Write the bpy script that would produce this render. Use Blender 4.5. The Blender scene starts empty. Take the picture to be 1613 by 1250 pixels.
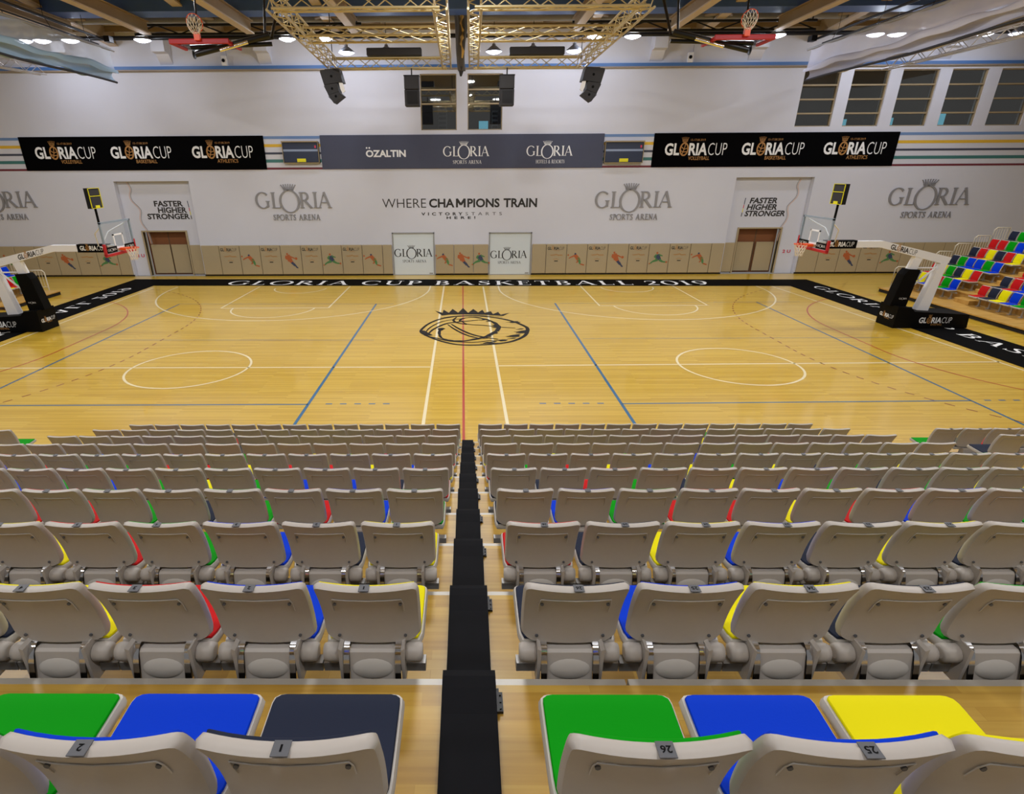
import bpy, math, random
from mathutils import Vector, Matrix
random.seed(7)
PI = math.pi
sc = bpy.context.scene
COL = sc.collection

# ------------------------------------------------------------------ camera, world, lights, exposure
W_PX, H_PX = 1613, 1250
F_PX, CX, CY = 900.2, 728.5, 664.0
PITCH, YAW, ROLL, EYE = 0.4159, -0.0094, 0.0057, 5.507
ct, st = math.cos(PITCH), math.sin(PITCH)
fw = Vector((math.sin(YAW) * ct, math.cos(YAW) * ct, -st))
r0 = Vector((math.cos(YAW), -math.sin(YAW), 0))
d0 = fw.cross(r0)
rr = r0 * math.cos(ROLL) + d0 * math.sin(ROLL)
dd = -r0 * math.sin(ROLL) + d0 * math.cos(ROLL)
cam = bpy.data.cameras.new('camera')
cam.sensor_fit = 'HORIZONTAL'; cam.sensor_width = 36.0
cam.lens = 36.0 * F_PX / W_PX
cam.shift_x = (W_PX / 2 - CX) / W_PX
cam.shift_y = (CY - H_PX / 2) / W_PX
cam.clip_start = 0.05; cam.clip_end = 300
co = bpy.data.objects.new('camera', cam)
up = -dd; bk = -fw
co.matrix_world = Matrix(((rr.x, up.x, bk.x, 0), (rr.y, up.y, bk.y, 0), (rr.z, up.z, bk.z, EYE), (0, 0, 0, 1)))
COL.objects.link(co); sc.camera = co

world = bpy.data.worlds.new('hall'); sc.world = world
world.use_nodes = True
bg = world.node_tree.nodes['Background']
bg.inputs[0].default_value = (1.0, 0.97, 0.94, 1); bg.inputs[1].default_value = 0.17
vs = sc.view_settings
vs.view_transform = 'Standard'; vs.look = 'None'; vs.gamma = 1.0; vs.exposure = 0.0
vs.use_curve_mapping = False

def area_light(name, loc, size, watts, color=(1, 0.97, 0.92), target=None, shape='DISK', spread=None):
    l = bpy.data.lights.new(name, 'AREA'); l.shape = shape; l.size = size; l.energy = watts; l.color = color
    if spread: l.spread = spread
    o = bpy.data.objects.new(name, l); o.location = loc
    if target:
        o.rotation_euler = (Vector(target) - Vector(loc)).to_track_quat('-Z', 'Y').to_euler()
    COL.objects.link(o); return o
# the hall's high-bay lamps above the court and above the stand
for gx in (-21, -9.5, 0, 9.5, 21):
    for gy, gw in ((8.5, 215), (15.5, 260), (23, 470)):
        area_light('high_bay_light', (gx, gy, 10.8), 1.0, gw, (0.96, 0.98, 1.0))
for gx in (-9, -3, 3, 9):
    for gy, gw in ((-1.5, 150), (4.2, 70)):
        area_light('stand_light', (gx, gy, 11.6), 1.0, gw, (0.97, 0.98, 1.0))

# ------------------------------------------------------------------ materials
def lin(c):
    return tuple((x / 255 / 12.92) if x <= 10 else ((x / 255 + 0.055) / 1.055) ** 2.4 for x in c) + (1,)
MATS = {}
def mat(name, rgb, rough=0.5, metal=0.0, coat=0.0, noise=0.0, nscale=6.0, bump=0.0, emit=0.0, alpha=1.0, spec=0.5):
    if name in MATS: return MATS[name]
    m = bpy.data.materials.new(name); m.use_nodes = True
    nt = m.node_tree; p = nt.nodes['Principled BSDF']
    c = lin(rgb)
    p.inputs['Base Color'].default_value = c; p.inputs['Roughness'].default_value = rough
    p.inputs['Metallic'].default_value = metal; p.inputs['Coat Weight'].default_value = coat
    p.inputs['Specular IOR Level'].default_value = spec
    if alpha < 1: p.inputs['Alpha'].default_value = alpha
    if emit:
        p.inputs['Emission Color'].default_value = c; p.inputs['Emission Strength'].default_value = emit
    if noise or bump:
        tc = nt.nodes.new('ShaderNodeTexCoord'); n = nt.nodes.new('ShaderNodeTexNoise')
        n.inputs['Scale'].default_value = nscale; n.inputs['Detail'].default_value = 4
        nt.links.new(tc.outputs['Object'], n.inputs['Vector'])
        if noise:
            mx = nt.nodes.new('ShaderNodeMix'); mx.data_type = 'RGBA'
            mx.inputs[6].default_value = tuple(max(0, v * (1 - noise)) for v in c[:3]) + (1,)
            mx.inputs[7].default_value = tuple(min(1, v * (1 + noise)) for v in c[:3]) + (1,)
            nt.links.new(n.outputs['Fac'], mx.inputs[0]); nt.links.new(mx.outputs[2], p.inputs['Base Color'])
        if bump:
            b = nt.nodes.new('ShaderNodeBump'); b.inputs['Strength'].default_value = bump; b.inputs['Distance'].default_value = 0.01
            nt.links.new(n.outputs['Fac'], b.inputs['Height']); nt.links.new(b.outputs[0], p.inputs['Normal'])
    MATS[name] = m; return m

def wood(name, c1, c2, c3, plank_len, plank_w, rough, coat, swap=False, grain=1.0, coat_rough=0.1):
    m = bpy.data.materials.new(name); m.use_nodes = True
    nt = m.node_tree; p = nt.nodes['Principled BSDF']; L = nt.links.new; N = nt.nodes.new
    tc = N('ShaderNodeTexCoord'); mp = N('ShaderNodeMapping'); L(tc.outputs['Object'], mp.inputs['Vector'])
    if swap: mp.inputs['Rotation'].default_value = (0, 0, PI / 2)
    br = N('ShaderNodeTexBrick'); L(mp.outputs[0], br.inputs['Vector'])
    br.offset = 0.37; br.inputs['Scale'].default_value = 1.0
    br.inputs['Brick Width'].default_value = plank_len; br.inputs['Row Height'].default_value = plank_w
    br.inputs['Mortar Size'].default_value = 0.0015; br.inputs['Mortar Smooth'].default_value = 0.2
    br.inputs['Color1'].default_value = (0, 0, 0, 1); br.inputs['Color2'].default_value = (1, 1, 1, 1); br.inputs['Mortar'].default_value = (0.25, 0.25, 0.25, 1)
    mp2 = N('ShaderNodeMapping'); mp2.inputs['Scale'].default_value = (0.9, 22, 22); L(mp.outputs[0], mp2.inputs['Vector'])
    nz = N('ShaderNodeTexNoise'); nz.inputs['Scale'].default_value = 1.6; nz.inputs['Detail'].default_value = 5; L(mp2.outputs[0], nz.inputs['Vector'])
    ad = N('ShaderNodeMix'); ad.data_type = 'FLOAT'; ad.inputs[0].default_value = 0.55
    bw = N('ShaderNodeRGBToBW'); L(br.outputs['Color'], bw.inputs[0])
    L(bw.outputs[0], ad.inputs[2]); L(nz.outputs['Fac'], ad.inputs[3])
    rp = N('ShaderNodeValToRGB'); e = rp.color_ramp.elements
    e[0].position = 0.15; e[0].color = lin(c1); e[1].position = 0.85; e[1].color = lin(c3)
    k = e.new(0.5); k.color = lin(c2)
    L(ad.outputs[0], rp.inputs[0]); L(rp.outputs[0], p.inputs['Base Color'])
    p.inputs['Roughness'].default_value = rough; p.inputs['Coat Weight'].default_value = coat; p.inputs['Coat Roughness'].default_value = coat_rough
    MATS[name] = m; return m

M_floor = wood('maple_floor', (196, 154, 38), (214, 174, 52), (226, 190, 74), 2.4, 0.07, 0.32, 0.55, coat_rough=0.09)
M_deck = wood('deck_wood', (166, 126, 46), (192, 152, 62), (210, 174, 82), 0.55, 0.07, 0.4, 0.25, coat_rough=0.25)
M_step = wood('step_wood', (182, 136, 62), (202, 158, 80), (214, 172, 96), 1.2, 0.1, 0.4, 0.2)
M_wall = mat('painted_wall', (210, 211, 221), 0.75, noise=0.04, nscale=0.5)
M_stripe = {n: mat('stripe_' + n, c, 0.6) for n, c in dict(blue=(110, 140, 185), yellow=(222, 178, 50), navy=(62, 66, 84), teal=(62, 118, 116), maroon=(110, 40, 52)).items()}
M_ledge = mat('blue_ledge', (70, 112, 172), 0.5)
M_ledge_under = mat('ledge_underside', (150, 136, 122), 0.6)
M_shell = mat('beige_plastic', (188, 181, 174), 0.42, noise=0.03, nscale=40)
M_shell2 = mat('beige_plastic_pale', (200, 195, 188), 0.4)
M_pad = {n: mat('pad_' + n, c, 0.6, bump=0.05, nscale=150, spec=0.08) for n, c in dict(green=(0, 150, 12), blue=(0, 58, 205), navy=(38, 44, 62), yellow=(232, 222, 10), red=(196, 28, 30)).items()}
M_chrome = mat('chrome', (225, 225, 228), 0.12, 1.0)
M_alu = mat('aluminium', (186, 182, 174), 0.4, 0.35)
M_tube = mat('grey_tube', (170, 168, 166), 0.4, 0.4)
M_black = mat('black_vinyl', (4, 4, 5), 0.6, spec=0.12)
M_rubber = mat('black_rubber', (15, 16, 21), 0.7, spec=0.12, noise=0.2, nscale=3.0, bump=0.1)
M_blackmetal = mat('black_metal', (24, 24, 28), 0.4, 0.3)
M_dark = mat('dark_void', (26, 24, 24), 0.8)
M_white = mat('white_paint', (238, 238, 242), 0.35)
M_line = {n: mat('floor_line_' + n, c, 0.3, coat=0.5) for n, c in dict(white=(246, 232, 190), blue=(28, 104, 152), grey=(128, 128, 124), red=(190, 62, 44), dashred=(150, 74, 40), ink=(24, 20, 18)).items()}
M_ink_floor = mat('floor_ink', (16, 13, 12), 0.5, spec=0.25)
M_mat = mat('floor_banner_vinyl', (2, 2, 3), 0.75, spec=0.05)
M_letter = mat('white_lettering', (240, 240, 240), 0.6)
M_gold = mat('gold_print', (176, 126, 66), 0.5)
M_banner = mat('black_banner', (2, 2, 3), 0.8, spec=0.05)
M_slate = mat('slate_banner', (66, 70, 90), 0.7, noise=0.05, nscale=1.5)
M_tan = mat('tan_wall_pad', (172, 155, 122), 0.6)
M_tan_dark = mat('pad_seam', (96, 80, 60), 0.8)
M_ink = mat('ink_print', (48, 42, 38), 0.7)
M_greylet = mat('grey_metal_letters', (150, 149, 153), 0.45, 0.3)
M_blk_let = mat('black_letters', (38, 35, 34), 0.6)
M_doorwhite = mat('pale_door', (214, 222, 226), 0.4)
M_doorframe = mat('door_frame_grey', (150, 150, 148), 0.5)
M_doorbrown = mat('brown_door', (128, 78, 44), 0.5)
M_frame = mat('window_frame_beige', (158, 140, 108), 0.5)
M_ceil = mat('ceiling_deck', (190, 174, 152), 0.8, noise=0.2, nscale=0.8)
M_beam = mat('roof_beam_wood', (150, 126, 88), 0.6, noise=0.08, nscale=3)
M_beam_face = mat('roof_beam_flange', (196, 178, 156), 0.6)
M_bluebeam = mat('blue_duct', (66, 98, 172), 0.5)
M_truss_warm = mat('truss_aluminium_warmlit', (204, 188, 146), 0.4, 0.5)  # aluminium, with the warm light on it put into the base colour
M_truss_silver = mat('truss_silver', (214, 214, 220), 0.3, 0.6)
M_lamp = mat('lamp_glow', (238, 240, 255), 0.5, emit=12.0)
M_lampbody = mat('lamp_body', (150, 156, 168), 0.35, 0.6)
M_speaker = mat('speaker_black', (36, 35, 40), 0.6, noise=0.2, nscale=60)
M_orange = mat('rim_orange', (240, 84, 20), 0.4)
M_redpad = mat('red_padding', (176, 24, 34), 0.5)
M_net = mat('net_cord', (232, 222, 205), 0.8)
M_boardframe = mat('board_frame', (150, 164, 180), 0.4, 0.3)
M_yellow = mat('yellow_trim', (226, 216, 20), 0.5)
M_screen = mat('dark_display', (36, 34, 36), 0.35)
M_display = mat('navy_display', (44, 52, 74), 0.35)
M_displaybar = mat('display_bar', (138, 152, 178), 0.5)
M_rail = mat('beige_rail', (206, 196, 172), 0.4)
M_room = mat('inner_room', (88, 82, 78), 0.8)
M_lit_panel = mat('panel_glow', (120, 200, 225), 0.4, emit=1.1)
M_cabinet = mat('pale_cabinet', (150, 150, 152), 0.6)
M_plate = mat('number_plate_grey', (92, 94, 100), 0.5)
M_printorange = mat('print_orange', (176, 92, 46), 0.7)
M_printgreen = mat('print_green', (76, 128, 72), 0.7)
M_printblue = mat('print_blue', (58, 66, 92), 0.7)
M_peach = mat('peach_crack', (214, 178, 160), 0.7)
M_redink = mat('red_marks', (205, 60, 90), 0.7)
M_cloth_blue = None

def glassy(name, tint, trans, rough=0.02):
    m = bpy.data.materials.new(name); m.use_nodes = True
    nt = m.node_tree; nt.nodes.remove(nt.nodes['Principled BSDF']); N = nt.nodes.new; L = nt.links.new
    out = nt.nodes['Material Output']
    t = N('ShaderNodeBsdfTransparent'); t.inputs[0].default_value = tint
    g = N('ShaderNodeBsdfGlossy'); g.inputs['Roughness'].default_value = rough; g.inputs[0].default_value = (1, 1, 1, 1)
    lw = N('ShaderNodeLayerWeight'); lw.inputs[0].default_value = 0.5
    pw = N('ShaderNodeMath'); pw.operation = 'POWER'; pw.inputs[1].default_value = 3.0; L(lw.outputs['Facing'], pw.inputs[0])
    ma = N('ShaderNodeMath'); ma.operation = 'MULTIPLY_ADD'; ma.inputs[1].default_value = 0.8; ma.inputs[2].default_value = trans; L(pw.outputs[0], ma.inputs[0])
    mx = N('ShaderNodeMixShader'); L(ma.outputs[0], mx.inputs[0]); L(t.outputs[0], mx.inputs[1]); L(g.outputs[0], mx.inputs[2])
    L(mx.outputs[0], out.inputs[0]); MATS[name] = m; return m
M_glass = glassy('window_glass', (0.66, 0.69, 0.69, 1), 0.15)
M_boardglass = glassy('board_glass', (0.93, 0.96, 0.97, 1), 0.03)
def sheer(name, rgb, thru):
    m = bpy.data.materials.new(name); m.use_nodes = True
    nt = m.node_tree; p = nt.nodes['Principled BSDF']; N = nt.nodes.new; L = nt.links.new
    out = nt.nodes['Material Output']; p.inputs['Base Color'].default_value = lin(rgb); p.inputs['Roughness'].default_value = 0.7
    t = N('ShaderNodeBsdfTransparent'); mx = N('ShaderNodeMixShader'); mx.inputs[0].default_value = thru
    L(p.outputs[0], mx.inputs[1]); L(t.outputs[0], mx.inputs[2]); L(mx.outputs[0], out.inputs[0]); MATS[name] = m; return m
M_sheer = sheer('sheer_curtain_upper', (200, 208, 220), 0.5)
M_sheerR = sheer('sheer_curtain_grey', (205, 203, 218), 0.3)
M_sheer2 = sheer('sheer_curtain_gather', (196, 195, 210), 0.08)
M_sheerL = sheer('sheer_curtain_blue', (150, 178, 200), 0.15)

# ------------------------------------------------------------------ mesh builder and scene helpers
class B:
    def __init__(s): s.v = []; s.f = []; s.m = []; s.sm = []
    def add(s, vs_, fs, mi=0, smooth=False):
        o = len(s.v); s.v += [tuple(p) for p in vs_]
        for f in fs:
            s.f.append(tuple(i + o for i in f)); s.m.append(mi); s.sm.append(smooth)
        return s
    def box(s, x0, x1, y0, y1, z0, z1, mi=0, M=None):
        vs_ = [(x, y, z) for z in (z0, z1) for y in (y0, y1) for x in (x0, x1)]
        if M: vs_ = [tuple(M @ Vector(p)) for p in vs_]
        return s.add(vs_, [(0, 2, 3, 1), (4, 5, 7, 6), (0, 1, 5, 4), (2, 6, 7, 3), (0, 4, 6, 2), (1, 3, 7, 5)], mi)
    def rbox(s, x0, x1, y0, y1, z0, z1, b=0.01, mi=0):
        # box with chamfered edges
        xs = (x0, x0 + b, x1 - b, x1); ys = (y0, y0 + b, y1 - b, y1); zs = (z0, z0 + b, z1 - b, z1)
        vs_ = []; idx = {}
        for i in range(4):
            for j in range(4):
                for k in range(4):
                    e = (i in (0, 3)) + (j in (0, 3)) + (k in (0, 3))
                    if e == 1: idx[i, j, k] = len(vs_); vs_.append((xs[i], ys[j], zs[k]))
        g = lambda *a: idx[a]; F = []
        for a in (0, 3):
            F.append((g(a, 1, 1), g(a, 2, 1), g(a, 2, 2), g(a, 1, 2))); F.append((g(1, a, 1), g(2, a, 1), g(2, a, 2), g(1, a, 2))); F.append((g(1, 1, a), g(2, 1, a), g(2, 2, a), g(1, 2, a)))
        q = lambda a: 1 if a == 0 else 2
        for a in (0, 3):
            for c in (0, 3):
                F.append((g(a, q(c), 1), g(a, q(c), 2), g(q(a), c, 2), g(q(a), c, 1)))
                F.append((g(a, 1, q(c)), g(a, 2, q(c)), g(q(a), 2, c), g(q(a), 1, c)))
                F.append((g(1, a, q(c)), g(2, a, q(c)), g(2, q(a), c), g(1, q(a), c)))
                for d in (0, 3): F.append((g(a, q(c), q(d)), g(q(a), c, q(d)), g(q(a), q(c), d)))
        return s.add(vs_, F, mi)
    def tube(s, pts, r, n=8, mi=0, smooth=True, cap=True):
        pts = [Vector(p) for p in pts]; rings = []; k = len(pts)
        for i, p in enumerate(pts):
            d = (pts[min(i + 1, k - 1)] - pts[max(i - 1, 0)])
            if d.length < 1e-9: d = Vector((0, 0, 1))
            d.normalize()
            a = d.cross(Vector((0, 0, 1)));
            if a.length < 1e-3: a = d.cross(Vector((1, 0, 0)))
            a.normalize(); b = d.cross(a); rad = r[i] if isinstance(r, (list, tuple)) else r
            rings.append([p + (a * math.cos(2 * PI * j / n) + b * math.sin(2 * PI * j / n)) * rad for j in range(n)])
        vs_ = [q for R in rings for q in R]; fs = []
        for i in range(k - 1):
            for j in range(n): fs.append((i * n + j, i * n + (j + 1) % n, (i + 1) * n + (j + 1) % n, (i + 1) * n + j))
        s.add(vs_, fs, mi, smooth)
        if cap: s.add(rings[0], [tuple(range(n))], mi); s.add(rings[-1], [tuple(range(n))], mi)
        return s
    def prism(s, poly, axis, a0, a1, mi=0):
        # extrude a 2-D polygon along 'x','y' or 'z'
        n = len(poly)
        P = {'x': lambda p, a: (a, p[0], p[1]), 'y': lambda p, a: (p[0], a, p[1]), 'z': lambda p, a: (p[0], p[1], a)}[axis]
        vs_ = [P(p, a0) for p in poly] + [P(p, a1) for p in poly]
        return s.add(vs_, [tuple(range(n)), tuple(range(n, 2 * n))] + [(i, (i + 1) % n, n + (i + 1) % n, n + i) for i in range(n)], mi)
    def lathe(s, prof, n=16, c=(0, 0, 0), mi=0, smooth=True):
        vs_ = [(c[0] + r * math.cos(2 * PI * j / n), c[1] + r * math.sin(2 * PI * j / n), c[2] + z) for r, z in prof for j in range(n)]
        fs = [(i * n + j, i * n + (j + 1) % n, (i + 1) * n + (j + 1) % n, (i + 1) * n + j) for i in range(len(prof) - 1) for j in range(n)]
        return s.add(vs_, fs, mi, smooth)
    def grid(s, fn, nu, nv, mi=0, smooth=True):
        vs_ = [fn(i / nu, j / nv) for j in range(nv + 1) for i in range(nu + 1)]
        fs = [(j * (nu + 1) + i, j * (nu + 1) + i + 1, (j + 1) * (nu + 1) + i + 1, (j + 1) * (nu + 1) + i) for j in range(nv) for i in range(nu)]
        return s.add(vs_, fs, mi, smooth)
    def solid(s, front, back, nu, nv, bulge=0.006, mi=0):
        # closed slab between two grids, with a rounded rim
        rim = []
        for i in range(nu + 1): rim.append((i / nu, 0))
        for j in range(1, nv + 1): rim.append((1, j / nv))
        for i in range(nu - 1, -1, -1): rim.append((i / nu, 1))
        for j in range(nv - 1, 0, -1): rim.append((0, j / nv))
        s.grid(front, nu, nv, mi); s.grid(back, nu, nv, mi)
        a = [Vector(front(*q)) for q in rim]; b = [Vector(back(*q)) for q in rim]
        c = sum(a, Vector()) / len(a); n = len(a); mid = []
        for i in range(n):
            o = (a[i] + b[i]) / 2; t = (a[(i + 1) % n] - a[i - 1]).normalized(); nn = (b[i] - a[i]).normalized(); d = t.cross(nn)
            if d.dot(o - c) < 0: d = -d
            mid.append(o + d * bulge)
        vs_ = a + mid + b
        fs = [(k * n + i, k * n + (i + 1) % n, (k + 1) * n + (i + 1) % n, (k + 1) * n + i) for k in (0, 1) for i in range(n)]
        return s.add(vs_, fs, mi, True)
    def mesh(s, name, mats):
        me = bpy.data.meshes.new(name); me.from_pydata(s.v, [], s.f)
        for m in (mats if isinstance(mats, (list, tuple)) else [mats]): me.materials.append(m)
        me.polygons.foreach_set('material_index', s.m); me.polygons.foreach_set('use_smooth', s.sm)
        me.update(); return me
    def build(s, name, mats, parent=None, loc=None, rz=0):
        return link(name, s.mesh(name, mats), parent, loc, rz)

def link(name, me, parent=None, loc=None, rz=0):
    o = bpy.data.objects.new(name, me); COL.objects.link(o)
    if parent: o.parent = parent
    if loc: o.location = loc
    o.rotation_euler.z = rz
    return o
def tag(o, label, cat, group=None):
    o['label'] = label; o['category'] = cat
    if group: o['group'] = group
    return o
def thing(name, label, cat, loc=(0, 0, 0), rz=0, group=None):
    o = bpy.data.objects.new(name, None); COL.objects.link(o); o.empty_display_size = 0.1
    o.location = loc; o.rotation_euler.z = rz
    return tag(o, label, cat, group)
def struct(o):
    o['kind'] = 'structure'; return o
def nm(s):
    return s
ORD = ['first', 'second', 'third', 'fourth', 'fifth', 'sixth', 'seventh', 'eighth', 'ninth', 'tenth', 'eleventh', 'twelfth', 'thirteenth', 'fourteenth', 'fifteenth']

# ------------------------------------------------------------------ lettering: flat shapes as (verts2d, faces)
_txt = {}
def sans(text, weight=0.0, shear=0.0, spacing=1.0):
    key = (text, weight, shear, spacing)
    if key in _txt: return _txt[key]
    cu = bpy.data.curves.new('t', 'FONT'); cu.body = text; cu.size = 1; cu.offset = weight; cu.shear = shear; cu.space_character = spacing
    cu.resolution_u = 3; cu.fill_mode = 'FRONT'
    o = bpy.data.objects.new('t', cu); COL.objects.link(o)
    dg = bpy.context.evaluated_depsgraph_get(); me = bpy.data.meshes.new_from_object(o.evaluated_get(dg))
    v = [(p.co.x, p.co.y) for p in me.vertices]; f = [tuple(p.vertices) for p in me.polygons]
    bpy.data.objects.remove(o); bpy.data.meshes.remove(me); bpy.data.curves.remove(cu)
    _txt[key] = (v, f); return _txt[key]
def bbox(sh):
    xs = [p[0] for p in sh[0]]; ys = [p[1] for p in sh[0]]
    return min(xs), max(xs), min(ys), max(ys)
def fit(sh, u0, u1, v0, v1):
    a, b, c, d = bbox(sh); sx = (u1 - u0) / (b - a); sy = (v1 - v0) / (d - c)
    return ([(u0 + (x - a) * sx, v0 + (y - c) * sy) for x, y in sh[0]], sh[1])
def join(*shs):
    V = []; F = []
    for v, f in shs:
        o = len(V); V += v; F += [tuple(i + o for i in q) for q in f]
    return (V, F)
def move(sh, dx, dy, s=1.0): return ([(x * s + dx, y * s + dy) for x, y in sh[0]], sh[1])
def stroke(pts, w):
    # ribbon of given width(s) through 2-D points
    V = []; n = len(pts)
    for i, p in enumerate(pts):
        a = pts[max(i - 1, 0)]; b = pts[min(i + 1, n - 1)]
        dx, dy = b[0] - a[0], b[1] - a[1]; l = math.hypot(dx, dy) or 1; ww = (w[i] if isinstance(w, (list, tuple)) else w) / 2
        V += [(p[0] - dy / l * ww, p[1] + dx / l * ww), (p[0] + dy / l * ww, p[1] - dx / l * ww)]
    return (V, [(2 * i, 2 * i + 1, 2 * i + 3, 2 * i + 2) for i in range(n - 1)])
def poly(pts): return (list(pts), [tuple(range(len(pts)))])
def rect(x0, y0, x1, y1): return poly([(x0, y0), (x1, y0), (x1, y1), (x0, y1)])
def arcpts(cx, cy, rx, ry, a0, a1, n=16):
    return [(cx + rx * math.cos(math.radians(a0 + (a1 - a0) * i / n)), cy + ry * math.sin(math.radians(a0 + (a1 - a0) * i / n))) for i in range(n + 1)]
TK, TN = 0.15, 0.055
def sarc(cx, cy, rx, ry, a0, a1, n=16, tk=TK, tn=TN):
    w = [tn + (tk - tn) * abs(math.cos(math.radians(a0 + (a1 - a0) * i / n))) ** 1.5 for i in range(n + 1)]
    return stroke(arcpts(cx, cy, rx - 0.03, ry - 0.025, a0, a1, n), w)
def ser(x, y, w=0.28): return rect(x - w / 2, y, x + w / 2, y + 0.04)
def stem(x, y0=0, y1=1, w=TK): return join(rect(x - w / 2, y0, x + w / 2, y1), ser(x, y0), ser(x, y1 - 0.04))
def glyph(c):
    if c == 'G': return join(sarc(.46, .5, .46, .52, 42, 318, 20), rect(.72, .08, .86, .44), ser(.79, .42)), .95
    if c == 'C': return join(sarc(.44, .5, .44, .52, 42, 318, 20), rect(.74, .66, .79, .92)), .86
    if c == 'L': return join(stem(.18), rect(.18, 0, .64, .045), rect(.60, 0, .64, .22)), .70
    if c in 'O0': return sarc(.5 if c == 'O' else .33, .5, .5 if c == 'O' else .33, .52, 0, 360, 28), (1.04 if c == 'O' else .72)
    if c == 'R': return join(stem(.18), stroke(arcpts(.36, .74, .24, .235, 90, -90, 12), [.05 + .09 * math.sin(PI * i / 12) for i in range(13)]), rect(.2, .95, .37, 1.0), rect(.2, .48, .37, .53), stroke([(.36, .5), (.78, .02)], .15), ser(.80, 0, .2)), .88
    if c == 'P': return join(stem(.18), stroke(arcpts(.36, .72, .24, .255, 90, -90, 12), [.05 + .09 * math.sin(PI * i / 12) for i in range(13)]), rect(.2, .95, .37, 1.0), rect(.2, .44, .37, .49)), .68
    if c == 'B': return join(stem(.18), stroke(arcpts(.36, .75, .2, .225, 90, -90, 12), [.05 + .09 * math.sin(PI * i / 12) for i in range(13)]), stroke(arcpts(.36, .26, .26, .24, 90, -90, 12), [.05 + .09 * math.sin(PI * i / 12) for i in range(13)]), rect(.2, .95, .37, 1), rect(.2, .49, .37, .53), rect(.2, 0, .37, .045)), .76
    if c in 'I1': return stem(.18), .38
    if c == 'A': return join(stroke([(.1, .02), (.45, 1)], TN), stroke([(.45, 1), (.80, .02)], TK), rect(.22, .32, .68, .37), ser(.1, 0, .24), ser(.80, 0, .28)), .94
    if c == 'S': return join(stroke([(.50, .80), (.44, .92), (.30, .97), (.14, .90), (.10, .76), (.18, .62), (.34, .50), (.48, .38), (.50, .22), (.42, .08), (.26, .03), (.12, .08), (.06, .22)], [.05, .05, .05, .09, .13, .14, .15, .14, .13, .09, .05, .05, .05]), rect(.48, .72, .52, .98), rect(.04, .02, .08, .28)), .62
    if c == 'T': return join(rect(.28, 0, .28 + TK, 1), ser(.355, 0), rect(.0, .955, .71, 1), rect(0, .78, .04, 1), rect(.67, .78, .71, 1)), .76
    if c == 'E': return join(stem(.18), rect(.18, .955, .60, 1), rect(.56, .8, .60, 1), rect(.18, .49, .5, .53), rect(.46, .42, .5, .6), rect(.18, 0, .64, .045), rect(.60, 0, .64, .2)), .70
    if c == 'N': return join(rect(.15, 0, .15 + TN, 1), ser(.18, 0), ser(.14, .96), rect(.76, 0, .76 + TN, 1), ser(.79, .96), stroke([(.16, .98), (.78, .02)], TK)), .94
    if c == 'H': return join(stem(.18), stem(.74), rect(.18, .48, .74, .53)), .94
    if c == 'U': return join(rect(.12, .3, .12 + TK, 1), ser(.19, .96), rect(.70, .3, .70 + TN, 1), ser(.73, .96), stroke(arcpts(.46, .32, .275, .29, 180, 360, 14), [.15 - .1 * i / 14 for i in range(15)])), .90
    if c == 'K': return join(stem(.18), stroke([(.26, .42), (.68, .98)], TN), stroke([(.38, .56), (.76, .02)], TK), ser(.68, .96, .22), ser(.78, 0, .2)), .86
    if c == '2': return join(stroke([(.06, .72), (.12, .92), (.30, .97), (.48, .88), (.50, .70), (.40, .48), (.22, .24), (.06, .04)], [.06, .07, .06, .11, .14, .12, .08, .06]), rect(.04, 0, .56, .09)), .64
    if c == '9': return join(sarc(.32, .66, .28, .34, 0, 360, 20), stroke([(.55, .66), (.53, .42), (.40, .16), (.14, .02)], [.13, .12, .09, .05])), .66
    if c == '&': return join(sarc(.38, .78, .17, .21, 0, 360, 14), sarc(.34, .26, .32, .28, 60, 330, 16), stroke([(.26, .66), (.82, .02)], .12), stroke([(.62, .24), (.78, .46)], .05)), .92
    return ([], []), .42
def serif(text, track=0.06):
    x = 0; parts = []
    for c in text:
        sh, adv = glyph(c)
        if sh[0]: parts.append(move(sh, x, 0))
        x += adv + track
    return join(*parts)
def crown(cx, y, w, h, n=7):
    parts = [stroke([(cx - w * .36, y + h * .02), (cx, y - h * .05), (cx + w * .36, y + h * .02)], h * .13), stroke([(cx - w * .39, y + h * .22), (cx, y + h * .14), (cx + w * .39, y + h * .22)], h * .1)]
    for i in range(n):
        t = (i / (n - 1) - .5) * 2
        parts.append(stroke([(cx + t * w * .34, y + h * .3), (cx + t * w * .5, y + h * (1 - .12 * t * t))], [w * .075, w * .02]))
        parts.append(poly(arcpts(cx + t * w * .5, y + h * (1 - .12 * t * t), w * .035, w * .035, 0, 330, 6)))
    return join(*parts)
def gloria_word(sub=None):
    """GLORIA with a large O under a crown, and an optional small line: (letters, crown)"""
    g, l, r, i, a = (glyph(c)[0] for c in 'GLRIA')
    W = join(move(g, 0, 0), move(l, 1.0, 0), move(sarc(0, 0, .66, .72, 0, 360, 32), 2.28, .42), move(r, 2.92, 0), move(i, 3.84, 0), move(a, 4.18, 0))
    if sub: W = join(W, fit(serif(sub, .1), 1.05, 4.25, -.78, -.40))
    return W, crown(2.28, 1.14, .96, .34)
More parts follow.
